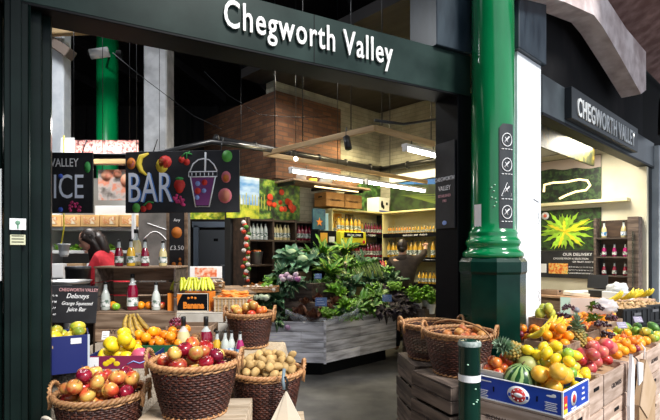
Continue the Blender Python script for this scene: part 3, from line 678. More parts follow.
# ---- crates
def crate(name,label,loc,rotz,L,W,H,mt,slats=3,txt=None,group=None,txtm=None,openf=False,fhole=False,handle=True,parent=None,cat='crate',solid=False):
    """slatted box, local x = length, y = width, base at z 0, open top (openf: open front instead)"""
    t=thing(name,label,cat,loc,rotz,group); th=.014; sh=H/slats
    def side(nm,c,d,ax):
        m=MB()
        for i in range(slats): 
            dd=(d[0],d[1],sh-.006); m.box((c[0],c[1],sh*(i+.5)),dd,bev=.0025)
        return obj(nm,m,mt,t)
    if not openf: side('front_side',(0,-W/2+th/2,0),(L,th),0)
    side('back_side',(0,W/2-th/2,0),(L,th),0)
    ends=[]
    for s in(-1,1): ends.append(side('end_side',(s*(L/2-th/2),0,0),(th,W-2*th),1))
    m=MB(); k=max(2,int(W/.09))
    for i in range(k): m.box((0,-W/2+(i+.5)*W/k,.006),(L-.03,W/k-.006,.012),bev=.002)
    obj('bottom',m,mt,t)
    if openf or solid:
        m=MB()
        for i in range(k): m.box((0,-W/2+(i+.5)*W/k,H+.006),(L,W/k-.004,.012),bev=.002)
        obj('top_boards',m,mt,t)
    m=MB()
    for a in(-1,1):
        for b in(-1,1): m.box((a*(L/2-.025),b*(W/2-.025),H/2),(.022,.022,H-.02))
    obj('corner_posts',m,mt,t)
    if fhole: obj('hand_hole',MB().box((0,-W/2-.002,H*.70),(.09,.004,.022),bev=.0015),black,t)
    if handle:
        for s in(-1,1): obj('hand_hole',MB().box((s*(L/2+.001),0,H*.72),(.004,W*.32,.022),bev=.0015),black,ends[0 if s<0 else 1])
    if txt: text('stencil',txt,H*.22,txtm or black,t,(0,-W/2-.002,H*.42),ext=.0008,center=True)
    return t
inkm=mat('faded_ink',(.045,.03,.028),.8)
# ---- bottles
glassc=mat('clear_glass',(.78,.86,.86),.06,spec=.8,alpha=.55); capb=mat('cap_black',(.01,.01,.011),.4); capw=mat('cap_white',(.7,.7,.7),.4)
labm=mat('bottle_label',(.75,.76,.74),.5,col2=(.10,.16,.12),scale=34,lo=.45,hi=.56); labb=mat('bottle_label_blue',(.72,.78,.85),.5,col2=(.05,.22,.45),scale=30,lo=.45,hi=.56)
def juice(n,c): return mat('juice_'+n,c,.08,coat=1.,rand=.12,spec=.7)
j_y=juice('yellow',(.72,.42,.03)); j_r=juice('crimson',(.25,.004,.03)); j_c=juice('cloudy',(.66,.56,.28)); j_o=juice('orange',(.75,.30,.02)); j_p=juice('pink',(.42,.01,.14)); j_w=juice('elderflower',(.55,.60,.56)); j_g=juice('apple_green',(.45,.5,.12))
BT={}
def bottle_me(shape,jm,lm):
    key=(shape,jm.name,lm.name)
    if key in BT: return BT[key]
    if shape=='big': pr=[(.0,0),(.040,0),(.044,.008),(.044,.15),(.041,.175),(.030,.205),(.017,.225),(.014,.235),(.0135,.262)]; cp=(.0165,.262,.295); lb=(.0455,.035,.105); jt=.19
    elif shape=='bell': pr=[(0,0),(.046,0),(.050,.01),(.050,.12),(.047,.15),(.036,.18),(.020,.20),(.015,.21),(.0145,.235)]; cp=(.018,.22,.29); lb=(.0515,.02,.09); jt=.17
    else: pr=[(0,0),(.027,0),(.030,.006),(.030,.088),(.026,.11),(.015,.135),(.0115,.15),(.011,.178)]; cp=(.0135,.178,.196); lb=(.0312,.025,.072); jt=.12
    n=16; b=MB()
    k=[i for i,(r,z) in enumerate(pr) if z<=jt]
    b.lathe(pr[:len(k)+1],n,mi=0,cap=False); b.lathe(pr[len(k):],n,mi=1,cap=False)
    body=b.mesh('glass_body',[jm,glassc])
    l=MB().lathe([(lb[0],lb[1]),(lb[0],lb[2])],n,cap=False).mesh('label',lm)
    c=MB().lathe([(cp[0],cp[1]),(cp[0],cp[2]-.004),(cp[0]-.003,cp[2])],10).mesh('cap',capb)
    BT[key]=(body,l,c); return BT[key]
def bottle(shape,jm,label,loc,group=None,sc=1.,lm=None,parts=True,name='juice_bottle'):
    b,l,c=bottle_me(shape,jm,lm or labm)
    t=thing(name,label,'bottle',loc,0,group); t.scale=(sc,)*3; t.rotation_euler=(0,0,random.Random(str(loc)).uniform(0,6))
    gb_=obj('glass_body',b,None,t)
    if parts: obj('label',l,None,gb_)
    obj('cap',c,None,t); return t
# ---- bananas
def banana_pts(L,bend,az,rise,y0=0.):
    pts=[]
    for i in range(9):
        t=i/8; a=bend*(t-.1); pts.append(Vector((L*math.sin(a)/bend*math.cos(az), L*math.sin(a)/bend*math.sin(az), rise*t+L*(1-math.cos(a))/bend)))
    return pts
def banana_bunch(label,loc,n=5,rotz=0,mt=None,L=.17,spread=.9,group=None,up=False,tilt=(0,0)):
    t=thing('banana_bunch',label,'bananas',loc,rotz,group,rot=(tilt[0],tilt[1],rotz))
    for i in range(n):
        az=(i-(n-1)/2)*spread/n; m=MB(); row=i%2
        pts=[Vector((0,0,0))]
        pts=banana_pts(L,1.25,az,.01+row*.012)
        pts=[Vector((p.x,p.y+(i-(n-1)/2)*.018,p.z+.02)) for p in pts]
        if up: pts=[Vector((p.z*.8+(.02*row),p.y,.17-p.x)) for p in pts]
        m.tube(pts,[.007,.010,.016,.018,.019,.0185,.016,.010,.005],7); obj('banana',m,mt or ba_m,t)
    top=(0,0,.02) if not up else (.02,0,.17)
    obj('stalk',MB().ell(top,.016,.03,.016,8,6),mt or stemm,t)
    return t
def grapes(label,loc,n=40,rad=.06,mt=None,group=None,h=.05,el=1.5):
    q=random.Random(str(loc)); t=thing('grape_bunch',label,'grapes',loc,q.uniform(0,6),group); m=MB()
    for i in range(n):
        d=Vector((q.gauss(0,1),q.gauss(0,1),abs(q.gauss(0,1)))).normalized()*(rad*q.uniform(.6,1)); m.ell((d.x*el,d.y,.012+d.z*h/rad),.0115,.0115,.0125,8,6)
    obj('berries',m,mt or pu_m,t); obj('stalk',MB().tube([(0,0,.02),(.01,.0,h+.02),(.03,0,h+.035)],.0025,5),stemm,t); return t
# ---- leafy vegetables (a head = leaves fanned from one base)
def leafm(n,c1,c2,rough=.5,scale=9.): return mat('leaf_'+n,c1,rough,col2=c2,scale=scale,island=.35,bump=.3)
lf_k=leafm('kale_green',(.02,.075,.03),(.05,.14,.06)); lf_c=leafm('cabbage_green',(.07,.19,.10),(.16,.32,.20)); lf_b=leafm('bright_green',(.10,.27,.015),(.22,.42,.03))
lf_m=leafm('mid_green',(.04,.15,.010),(.13,.30,.02)); lf_r=leafm('red_brown',(.07,.018,.014),(.20,.085,.04)); lf_p=leafm('purple_black',(.008,.004,.009),(.022,.010,.022),.7); lf_d=leafm('deep_green',(.010,.045,.012),(.03,.10,.025))
rib_w=mat('rib_pale',(.55,.62,.35),.5); rib_r=mat('rib_red',(.55,.02,.05),.4); rib_y=mat('rib_yellow',(.7,.55,.05),.4); lk_w=mat('leek_white',(.70,.74,.55),.4)
HM={}
def head_meshes(kind,seed):
    key=(kind,seed)
    if key in HM: return HM[key]
    m=MB(); q=random.Random(seed*31+7); rs=rnd.getstate(); rnd.seed(seed)
    mats=None; extra=None
    if kind=='kale':
        for i in range(32): m.leaf((q.uniform(-.03,.03),q.uniform(-.03,.03),0),q.uniform(0,6.3),q.uniform(.25,1.4),q.uniform(.14,.25),q.uniform(.05,.085),q.uniform(.8,1.8),.022,8,0,1,.05)
        mats=[lf_k,rib_w]
    elif kind=='cavolo':
        for i in range(44): m.leaf((q.uniform(-.03,.03),q.uniform(-.03,.03),0),q.uniform(0,6.3),q.uniform(.2,1.2),q.uniform(.14,.24),q.uniform(.03,.055),q.uniform(1.2,2.4),.016,6)
        mats=[lf_p]
    elif kind=='greens':
        for i in range(30): m.leaf((q.uniform(-.03,.03),q.uniform(-.03,.03),0),q.uniform(0,6.3),q.uniform(.3,1.3),q.uniform(.12,.22),q.uniform(.04,.07),q.uniform(.8,1.6),.010,6,0,1,.06)
        mats=[lf_m,rib_w]
    elif kind=='dark':
        for i in range(34): m.leaf((q.uniform(-.03,.03),q.uniform(-.03,.03),0),q.uniform(0,6.3),q.uniform(.2,1.3),q.uniform(.11,.20),q.uniform(.035,.06),q.uniform(1,2),.012,6,0,1,.05)
        mats=[lf_d,rib_w]
    elif kind=='lettuce':
        for i in range(24): m.leaf((0,0,0),i*2.4,q.uniform(.2,1.4),q.uniform(.10,.16),q.uniform(.10,.14),-q.uniform(.2,.9),.016,5)
        mats=[lf_r]
    elif kind=='frisee':
        for i in range(34): m.leaf((0,0,0),i*2.4,q.uniform(.1,1.45),q.uniform(.09,.15),q.uniform(.05,.08),q.uniform(.0,1.),.020,6)
        mats=[lf_b]
    elif kind=='cabbage':
        for i in range(16): m.leaf((0,0,0),i*2.4+q.uniform(-.2,.2),.35+i*.065,q.uniform(.18,.26),q.uniform(.11,.15),q.uniform(.5,1.3),.020,8,0,1,.07,cup=.5)
        m.ell((0,0,.10),.07,.07,.065,12,8,mi=1); mats=[lf_c,mat('cabbage_heart',(.30,.42,.24),.5)]
    elif kind=='chard':
        for i in range(20): m.leaf((q.uniform(-.03,.03),q.uniform(-.03,.03),0),q.uniform(0,6.3),q.uniform(.7,1.4),q.uniform(.22,.32),q.uniform(.06,.09),q.uniform(.6,1.5),.016,8,0,1,.07)
        mats=[lf_m,rib_y]
    elif kind=='parsley':
        for i in range(70):
            a=q.uniform(0,6.3); e=q.uniform(.5,1.5); L=q.uniform(.10,.18); d=Vector((math.cos(a)*math.cos(e),math.sin(a)*math.cos(e),math.sin(e)))
            m.tube([(0,0,0),d*L*.5,d*L],.0015,4)
            for s in range(4): m.leaf(d*L*q.uniform(.7,1),q.uniform(0,6.3),q.uniform(-.2,.9),q.uniform(.025,.045),.028,.4,.006,3)
        mats=[lf_b]
    elif kind=='sprout_tops':
        for i in range(22): m.leaf((0,0,0),i*2.4,q.uniform(.2,1.4),q.uniform(.10,.17),q.uniform(.06,.09),q.uniform(.2,1.),.008,5)
        mats=[lf_b]
    me=m.mesh(kind+'_leaves',mats); rnd.setstate(rs); HM[key]=me; return me
VN={'kale':('kale_bunch','kale'),'cavolo':('black_kale_bunch','kale'),'greens':('spring_greens','greens'),'dark':('spinach_bunch','greens'),'lettuce':('red_lettuce','lettuce'),'frisee':('curly_endive','lettuce'),'cabbage':('savoy_cabbage','cabbage'),'chard':('yellow_chard','chard'),'parsley':('parsley_bunch','herbs'),'sprout_tops':('green_lettuce','lettuce')}
def veg(kind,loc,label,seed=1,sc=1.,tilt=0.,taz=0.,group=None):
    n,c=VN[kind]; o=obj(n,head_meshes(kind,seed),None); o.location=loc; o.scale=(sc,)*3
    d=Vector((math.cos(taz)*math.sin(tilt),math.sin(taz)*math.sin(tilt),math.cos(tilt))); o.rotation_euler=d.to_track_quat('Z','Y').to_euler(); o.rotation_euler.rotate_axis('Z',seed*1.3+loc[0]*9)
    return tag(o,label,c,group)
def leek(label,loc,az,el,seed=1,group=None,L=.34):
    q=random.Random(seed); t=thing('leek',label,'leek',loc,0,group); d=Vector((math.cos(az)*math.cos(el),math.sin(az)*math.cos(el),math.sin(el)))
    obj('white_shank',MB().tube([Vector((0,0,0)),d*.02,d*.16],[.012,.017,.016],10),lk_w,t)
    rs=rnd.getstate(); rnd.seed(seed); m=MB()
    for i in range(7): m.leaf(d*.14,az+(i-3)*.13,el+q.uniform(-.15,.25),q.uniform(L*.7,L),.04,q.uniform(.3,1.1),.003,7,cup=.6)
    rnd.setstate(rs); obj('leaves',m,lf_b if seed%2 else lf_m,t); return t
def tagcard(label,loc,rz,w=.07,h=.045,mt=None,stick=.09,rx=-.3,ink=chalk,cat='price tag'):
    t=thing('price_tag',label,cat,loc,rot=(rx,0,rz)); obj('card',MB().box((0,0,stick),(w,.003,h),bev=.001),mt or board,t); obj('stick',MB().tube([(0,.002,0),(0,.002,stick)],.002,5),blackpl,t)
    m=MB()
    for i in range(3): m.tube([(-w*.38,-.003,stick+h*.28-i*h*.28),(w*(.1+.12*i),-.003,stick+h*.30-i*h*.28)],.0012,4)
    obj('chalk_marks',m,ink,t); return t
# ================================================================== LEFT STALL
TZ=.82
# --- low boxes that carry the front baskets
def plankbox(label,loc,rz,L,W,H,mt=crate_l,name='wooden_box',txt=None,txtm=None,slats=2,group=None): return crate(name,label,loc,rz,L,W,H,mt,slats,txt,solid=True,handle=False,cat='box',txtm=txtm,group=group)
H1=.86-.30
plankbox('pale wooden box under left front apple basket',(-1.27,2.50,0),0,.56,.46,H1-.012,slats=4)
HM_=1.02-.27
plankbox('tall pale wooden box under middle apple basket',(-.71,2.50,0),.05,.54,.46,HM_-.012,slats=5)
plankbox('pale wooden box under the potato basket',(-.37,3.0,0),.1,.42,.42,.51-.012,slats=3)
plankbox('low pale wooden box at floor in front of potato basket',(-.20,2.62,0),.1,.34,.26,.52,slats=2)
LB=basket('left front round wicker basket heaped with red and yellow apples',(-1.215,2.5,H1),.218,.155,.29,.1,liner=.19)
MBk=basket('middle front wicker basket heaped with crimson and yellow apples',(-.715,2.5,HM_),.222,.152,.27,.05,liner=.17)
PB=basket('wicker basket full of small brown potatoes',(-.405,3.0,.52),.218,.155,.32,.15,liner=.24)
RB=basket('small wicker basket of apples on burlap behind the potatoes',(-.655,3.85,TZ+.012),.182,.135,.26,0,liner=.18)
pile([('apple',5),('yellow_apple',3),('red_apple',1)],38,disc(-1.215,2.5,.205),lambda x,y:H1+.215,{'apple':'gold and red apple in left front basket','yellow_apple':'yellow apple with red blush in left front basket','red_apple':'deep red apple in left front basket'},{'apple':'red and gold apples in left front basket','yellow_apple':'yellow apples in left front basket','red_apple':'red apples in left front basket'},stem=True,cost=lambda x,y:.12*math.hypot(x+1.215,y-2.5),seed=3)
pile([('red_apple',5),('yellow_apple',2),('apple',4)],38,disc(-.715,2.5,.208),lambda x,y:HM_+.172,{'apple':'gold and red apple in middle front basket','yellow_apple':'yellow apple with red blush in middle front basket','red_apple':'crimson apple in middle front basket'},{'apple':'red and gold apples in middle front basket','yellow_apple':'yellow apples in middle front basket','red_apple':'crimson apples in middle front basket'},stem=True,cost=lambda x,y:.12*math.hypot(x+.71,y-2.5),seed=5)
pile([('potato',1),('potato2',1)],88,disc(-.405,3.0,.208),lambda x,y:.52+.272,{'potato':'small brown potato in the potato basket','potato2':'small brown potato in the potato basket'},'potatoes in the wicker basket',cost=lambda x,y:.08*math.hypot(x+.385,y-3),seed=6)
pile([('nectarine',2),('yellow_apple',2),('apple',1)],26,disc(-.655,3.85,.168),lambda x,y:TZ+.012+.19,{'nectarine':'orange red nectarine in small rear basket','yellow_apple':'yellow apple in small rear basket behind potatoes','apple':'gold and red apple in small rear basket behind potatoes'},{'nectarine':'nectarines in small rear basket','yellow_apple':'yellow apples in small rear basket','apple':'gold apples in small rear basket'},cost=lambda x,y:.1*math.hypot(x+.66,y-3.85),seed=7)
# --- oval chalk tag on left basket
t=thing('oval_tag','pale oval price tag tied on left front apple basket','tag',(-1.345,2.245,.79),rot=(.25,0,-.4))
obj('card',MB().lathe([(.045,0),(.045,.004)],20,M=Matrix.Rotation(PI/2,3,'X')@Matrix.Diagonal((1,.72,1))),creamp,t); m=MB()
for i in range(3): m.tube([(-.025,-.006,.018-i*.016),(.022,-.006,.020-i*.016)],.0015,4)
obj('writing',m,inkm,t)
# --- covered table
tb=thing('stall_table','low stall table draped with grey burlap under juice bottles and fruit trays','table',(-1.0,3.7,0))
m=MB()
m.box((-.30,-.45,TZ-.03),(1.34,.16,.02),bev=.003)
for k in range(1,6): m.box((-.19,-.45+k*.17,TZ-.03),(1.56,.16,.02),bev=.003)
obj('table_top',m,crate_d,tb)
for sx in(-.92,.52):
    for sy in(-.48,.55): obj('leg',MB().box((sx,sy,(TZ-.04)/2),(.06,.06,TZ-.04),bev=.004),crate_d,tb)
# burlap cloth: flat on top, hanging over the front with folds
cl=MB()
def drape(u,v):
    x=-2.0+u*1.38; w=.010*math.sin(x*23)+.006*math.sin(x*51)
    if v<.55: y=4.2-(v/.55)*1.09; z=TZ+.003+.002*math.sin(x*17+y*13)
    else:
        k=(v-.55)/.45; y=3.11-.035*math.sin(min(1,k*3)*PI/2)-k*.06+w*k*2.4; z=TZ+.003-.012*0-(k**1.05)*.55
    return (x,y,z)
cl.grid(drape,60,40); c=obj('burlap_cloth',cl,burlap); tag(c,'grey brown burlap cloth hanging over front of left stall table','cloth')
cl=MB()
def drape2(u,v):
    x=-.92+u*.62; w=.012*math.sin(x*31)
    side=max(0,(u-.86)/.14)
    if v<.5: y=4.05-(v/.5)*.72; z=TZ+.009+.003*math.sin(x*19+y*11)
    else: k=(v-.5)/.5; y=3.33-k*.05+w*k; z=TZ+.009-k*.20-(.0)
    z-=side*.16*(1 if v<.5 else .7); x-=side*.05
    return (x,y,z)
cl.grid(drape2,30,30); c=obj('burlap_runner',cl,burlap2); tag(c,'pale burlap runner under small rear basket, hanging at table corner','cloth')
tagcard('small black price tag on corner of pale burlap runner',(-.30,3.36,TZ-.10),-.5,.07,.05,stick=.03)
# --- navy carton of mangoes
bx=thing('navy_carton','navy blue fruit carton beside the dark left post, filled with yellow mangoes','carton',(-1.80,3.105,TZ+.005),.5)
for nm,c_,d_ in (('front_side',(0,-.15,.12),(.36,.008,.24)),('back_side',(0,.15,.12),(.36,.008,.24)),('end_side',(-.18,0,.12),(.008,.3,.24)),('end_side',(.18,0,.12),(.008,.3,.24)),('bottom',(0,0,.004),(.36,.3,.008))): obj(nm,MB().box(c_,d_,bev=.002),dblue,bx)
obj('hand_hole',MB().box((-.06,-.155,.175),(.085,.004,.018),bev=.0015),mat('hole_tan',(.45,.3,.15),.7),bx); obj('corner_strip',MB().box((.182,-.15,.12),(.012,.012,.24)),mat('strip_pale',(.5,.55,.6),.5),bx)
obj('white_label',MB().box((.11,-.156,.205),(.06,.003,.035)),white,bx)
pile([('mango',3),('quince',1)],11,rect((-1.80,3.105),(math.cos(.5),math.sin(.5)),(-math.sin(.5),math.cos(.5)),-.17,.17,-.14,.14),lambda x,y:TZ+.18,{'mango':'yellow green mango in the navy carton','quince':'smooth yellow mango in the navy carton'},{'mango':'mangoes in the navy carton','quince':'smooth yellow mangoes in the navy carton'},seed=8,cost=lambda x,y:0)
# --- writing board behind the carton
bb=thing('easel_blackboard','black chalkboard with shop name leaning behind the navy mango carton','board',(-1.90,3.46,1.075),rot=(-.12,.03,.12))
obj('panel',MB().box((0,0,.14),(.34,.012,.275),bev=.003),board,bb); text('lettering','CHEGWORTH VALLEY',.034,chalkp,bb,(.035,-.008,.235),ext=.0008,center=True,sx=.8)
for tx,z,s in (('Delaneys',.185,.05),('Grange Squeezed',.135,.036),('Juice Bar',.09,.042)): text('lettering',tx,s,chalk,bb,(.03,-.008,z),ext=.0008,center=True,shear=.3,sx=.85)
chalk_lines(bb,-.16,-.11,.2,4,.045,.022,chalk,-.008,6)
for s in(-1,1): obj('easel_leg',MB().tube([(s*.14,.01,.27),(s*.14,.10,-.25)],.008,6),darkwood,bb)
tr=thing('steel_tray','shiny steel tray of scales standing behind the chalkboard','tray',(-2.17,3.9,1.34)); obj('tray',MB().lathe([(.0,0),(.15,0),(.18,.025),(.185,.025),(.155,-.004),(0,-.006)],24,cap=False),steel,tr); obj('stand',MB().tube([(0,0,0),(0,0,-.47)],.03,12).lathe([(.09,-.478),(.09,-.465),(.03,-.45)],16),steel,tr)
# --- quince tray and its card ends
def open_tray(name,label,loc,rz,L,W,H,mt,fm=None,cat='tray'):
    t=thing(name,label,cat,loc,rz)
    for nm,c_,d_ in (('front_side',(0,-W/2,H/2),(L,.007,H)),('back_side',(0,W/2,H/2),(L,.007,H)),('end_side',(-L/2,0,H/2),(.007,W,H)),('end_side',(L/2,0,H/2),(.007,W,H)),('bottom',(0,0,.004),(L,W,.007))): obj(nm,MB().box(c_,d_,bev=.0015),(fm if nm=='front_side' and fm else mt),t)
    return t
wine=mat('carton_wine',(.16,.01,.05),.4,col2=(.22,.02,.07),scale=4)
qt=open_tray('fruit_tray','wine red cardboard tray of yellow quinces at table edge','' and '' or (-1.405,3.27,TZ+.005),.06,.42,.28,.085,dblue,wine)
m=MB()
for x in(-.09,-.05,-.07,-.02): m.ell((x,-.1435,.045+.012*math.sin(x*90)),.022,.002,.017,10,6)
obj('printed_fruit',m,ye_m,qt); obj('printed_end',MB().box((-.165,-.1445,.04),(.06,.003,.075)),white,qt); obj('printed_name',MB().tube([(.05,-.145,.03),(.09,-.145,.05),(.13,-.145,.035),(.17,-.145,.05)],.004,5),chalkb,qt)
pile([('quince',1)],11,rect((-1.455,3.27),(1,0),(0,1),-.15,.125,-.13,.13),lambda x,y:TZ+.025,{'quince':'big yellow quince in wine red tray'},'quinces in the wine red tray',seed=9,cost=lambda x,y:-.25*(y-3.27))
o=obj('dragon_fruit',lump_mesh('dragon_fruit',mat('dragon_pink',(.75,.04,.16),.35,col2=(.6,.15,.2),scale=2),3,.062,.052,.046,.06)); o.location=(-1.285,3.19,TZ+.085); tag(o,'large hot pink fruit at right end of the quince tray','fruit')
t=tagcard('cream price card standing in navy and green box above the quinces',(-1.62,3.385,TZ+.12),.1,.05,.06,white,.06,ink=inkm)
banana_bunch('overripe brown and yellow banana bunch standing above the quinces',(-1.50,3.52,TZ+.13),6,-.4,ba_o,.19,1.1,up=True)
gt=open_tray('fruit_tray','dark green cardboard tray of oranges behind quince tray',(-1.27,3.56,TZ+.005),.05,.48,.30,.10,mat('carton_green',(.01,.09,.04),.4))
pile([('orange',1)],27,rect((-1.27,3.55),(1,0),(0,1),-.20,.20,-.14,.14),lambda x,y:TZ+.07,{'orange':'bright orange mandarin in dark green tray'},'mandarins in the dark green tray',seed=10,cost=lambda x,y:-.1*(y-3.5))
for i,(x,y,z,n) in enumerate(((-.93,3.34,TZ+.01,40),(-1.20,3.72,TZ+.20,60))):
    grapes(('purple grapes in front of the mandarins','dark red grape bunch heaped right of the mandarins')[i],(x,y,z),n,.055,mat('grape_red',(.10,.008,.03),.3,col2=(.28,.04,.07),scale=3,island=.5,coat=.3))
crate('fruit_crate','low rough crate holding grape bunch behind the tall juice bottles',(-1.12,3.84,TZ+.005),0,.36,.24,.19,crate_w,2)
# --- upright crate display with bottles
cr1=crate('stencilled_crate','closed stencilled crate forming the base of the bottle display',(-1.68,4.22,TZ+.005),0,.70,.34,.235,crate_w,2,None,solid=True,handle=False)
text('stencil','IVY ORCHARD GROWERS',.055,inkm,cr1,(.05,-.173,.07),ext=.0008,center=True,sx=.85)
DZ=TZ+.252
cr2=thing('display_crate','open fronted crate with three slatted back boards, juice bottles on top','crate',(-1.68,4.22,DZ))
for s in(-1,1): obj('end_side',MB().box((s*.34,0,.065),(.018,.32,.13),bev=.003).box((s*.34,0,.20),(.018,.32,.12),bev=.003).box((s*.34,0,.325),(.018,.32,.12),bev=.003),crate_d,cr2)
m=MB()
for k in range(3): m.box((0,.165,.06+k*.13),(.70,.012,.115),bev=.003)
obj('back_side',m,crate_w,cr2)
obj('bottom',MB().box((0,0,.008),(.70,.33,.016),bev=.003),crate_w,cr2); obj('top_boards',MB().box((0,-.08,.395),(.72,.16,.016),bev=.003).box((0,.085,.395),(.72,.16,.016),bev=.003),crate_w,cr2)
T2=DZ+.404
def bpos(px,Y,z): return (((px-HX)/F*Y),Y,z)
for px,Y,sh,jm,lab,sc in ((119,4.13,'small',j_r,'small crimson juice bottle at left on top of display crate',1.2),(131,4.12,'small',j_y,'small yellow juice bottle on top of crate, in front of tallest',1.22),(136,4.26,'big',j_c,'tallest pale yellow juice bottle on top of display crate',1.12),(145,4.12,'small',j_r,'small crimson juice bottle right of tallest on display crate',1.2),(163,4.14,'small',j_c,'small cloudy juice bottle at right end on top of display crate',1.15)):
    bottle(sh,jm,lab,bpos(px,Y,T2),sc=sc)
for px,Y,sh,jm,lab,sc,lm in ((105.5,4.15,'small',j_w,'small clear bottle at left inside the display crate',1.28,labm),(132.5,4.15,'big',j_r,'large dark red juice bottle standing in middle of display crate',1.08,labm),(156,4.15,'small',j_w,'small clear bottle at right inside the display crate',1.25,labm)): bottle(sh,jm,lab,bpos(px,Y,DZ+.017),sc=sc,lm=lm)
for px,k,lab in ((113,'orange','orange behind the lime inside display crate'),(141,'orange','left orange of the pair beside red bottle in display crate'),(149,'orange','right orange of the pair beside red bottle in display crate'),(161,'apple','red apple at right inside the display crate')):
    o=obj(k,fruit(k),None); p=bpos(px,4.2,DZ+.017+.036); o.location=p; tag(o,lab,k)
o=obj('lime',fruit('lime'),None); o.location=bpos(116,4.12,DZ+.017+.033); tag(o,'green lime in front of orange inside display crate','lime')
# --- whitewashed bench with banana carton and carrot basket
crate('white_bench','whitewashed slatted bench under banana carton and carrot basket',(-1.02,4.25,TZ-.0+.005),0,.62,.34,.24,mat('whitewash',(.5,.46,.40),.7,col2=(.66,.62,.56),scale=6,island=.1),3,solid=True,handle=False,cat='bench')
BZ=TZ+.26
cb=thing('banana_carton','orange and black printed carton of yellow bananas on whitewashed bench','carton',(-1.235,4.22,BZ))
for nm,c_,d_,mt in (('front_side',(0,-.11,.08),(.36,.006,.16),black),('back_side',(0,.11,.08),(.36,.006,.16),orng),('end_side',(-.18,0,.08),(.006,.22,.16),orng),('end_side',(.18,0,.08),(.006,.22,.16),orng),('bottom',(0,0,.004),(.36,.22,.006),orng)): obj(nm,MB().box(c_,d_,bev=.0015),mt,cb)
obj('orange_corner',MB().prism([(-.18,.002),(-.11,.002),(-.085,.09),(-.05,.16),(-.18,.16)],.002,(0,-.1155,0)),orng,cb)
obj('border',MB().box((0,-.1145,.004),(.36,.003,.008)).box((.17,-.1145,.08),(.005,.003,.16)).box((.03,-.1145,.157),(.27,.003,.006)),creamp,cb)
text('lettering','Banana',.075,orng,cb,(.045,-.1145,.03),ext=.001,center=True,offset=.004,sx=.85); obj('printed_mark',MB().ell((.0,-.115,.118),.012,.001,.01,8,5).ell((.03,-.115,.122),.012,.001,.01,8,5).ell((.06,-.115,.118),.012,.001,.01,8,5),orng,cb)
for i,x in enumerate((-.11,0,.11)): banana_bunch(('left','middle','right')[i]+' green tipped banana bunch in orange and black carton',(-1.235+x,4.24,BZ+.11),5,-PI/2+.2*i,gb_m,.14,.8,up=True)
cbk=thing('carrot_basket','woven splint basket of peeled orange carrots right of banana carton','basket',(-.86,4.22,BZ))
m=MB()
for k in range(4):
    z=.015+k*.028
    for c_,d_ in (((0,-.12,z),(.30,.006,.024)),((0,.12,z),(.30,.006,.024)),((-.15,0,z),(.006,.24,.024)),((.15,0,z),(.006,.24,.024))): m.box(c_,d_,bev=.001)
m.box((0,0,.004),(.3,.24,.006)); obj('woven_sides',m,timber,cbk)
m=MB(); 
for k in range(10): m.box((-.14+k*.031,-.125,.06),(.012,.004,.12))
obj('uprights',m,crate_l,cbk); obj('rim',MB().box((0,-.125,.12),(.31,.012,.014),bev=.002).box((0,.125,.12),(.31,.012,.014),bev=.002).box((-.155,0,.12),(.012,.25,.014),bev=.002).box((.155,0,.12),(.012,.25,.014),bev=.002),timber,cbk)
cm=MB().tube([(-.07,0,0),(-.05,0,0),(0,0,.0),(.05,.002,0),(.085,.003,0)],[.010,.0125,.010,.006,.0015],8).mesh('carrot',ca_m)
q=random.Random(4)
for i in range(70):
    lay=i//18; o=bpy.data.objects.new('carrot',cm); COL.objects.link(o); o.location=(-.86+q.uniform(-.09,.09)*(1-.1*lay),4.22+q.uniform(-.10,.10)*(1-.12*lay),BZ+.085+lay*.022+q.uniform(0,.006)); o.rotation_euler=(0,q.uniform(-.2,.2),q.uniform(-.7,.7)+(PI if i%2 else 0)); tag(o,'peeled orange carrot heaped in splint basket','carrot','carrots in the splint basket')
# --- juice bottles in front (on burlap)
FZ=TZ+.012
for px,Y,sh,jm,lab,sc,lm in ((183.5,3.50,'bell',j_c,'wide pale yellow juice bottle with black stopper behind middle basket',1.0,labm),(206,3.50,'bell',j_r,'wide crimson juice bottle with black stopper behind middle basket',1.0,labm),
  (217,3.42,'small',j_y,'small yellow juice bottle leftmost of the short row behind basket',1.0,labb),(225,3.40,'small',j_w,'small clear bottle second in short row behind basket',1.05,labb),(231.5,3.44,'small',j_w,'small clear bottle third in short row behind basket',1.0,labb),(240,3.40,'small',j_p,'small magenta juice bottle at right end of the short row',1.0,labb)): bottle(sh,jm,lab,bpos(px,Y,FZ),sc=sc,lm=lm)
sbk=thing('small_wicker_tub','small dark wicker tub between the two wide juice bottles','basket',(-1.0,3.62,FZ)); obj('woven_body',MB().lathe([(.045,0),(.06,.14)],16),wick_l,sbk); 
for i,(px,k) in enumerate(((192,'orange'),(197,'lime'),(213,'orange'),(218,'lime'))):
    o=obj(k,fruit(k),None); o.location=(XY(px,3.66)[0],3.66,TZ+.012+(.145+.035 if i<2 and False else .036)+.10*(i%2==9)); tag(o,('orange left behind wide juice bottles','lime left behind wide juice bottles','orange behind crimson juice bottle','lime right behind crimson juice bottle')[i],k)
# --- paper bags hung by the potatoes
pg=thing('paper_bag_bundle','bundle of cream paper bags hanging on black hook from potato basket','paper bags',(-.255,2.72,.80))
obj('bags',MB().prism([(.0,.0),(.085,-.17),(.11,-.33),(-.12,-.42),(-.10,-.20)],.018),creamp,pg); obj('fold',MB().prism([(.0,.0),(.02,-.24),(-.03,-.40),(-.09,-.42),(-.07,-.22)],.004,(0,-.006,0)),mat('cream_paper_fold',(.66,.57,.45),.75),pg)
obj('hook',MB().tube([(0,.0,.0),(.012,-.01,.05),(0,-.01,.08),(-.02,0,.07)],.007,8),blackpl,pg); obj('clip',MB().tube([(-.012,.02,.12),(-.015,-.012,.06),(-.01,-.012,.01)],.010,8),mat('clip_blue_grey',(.18,.24,.28),.4),pg)
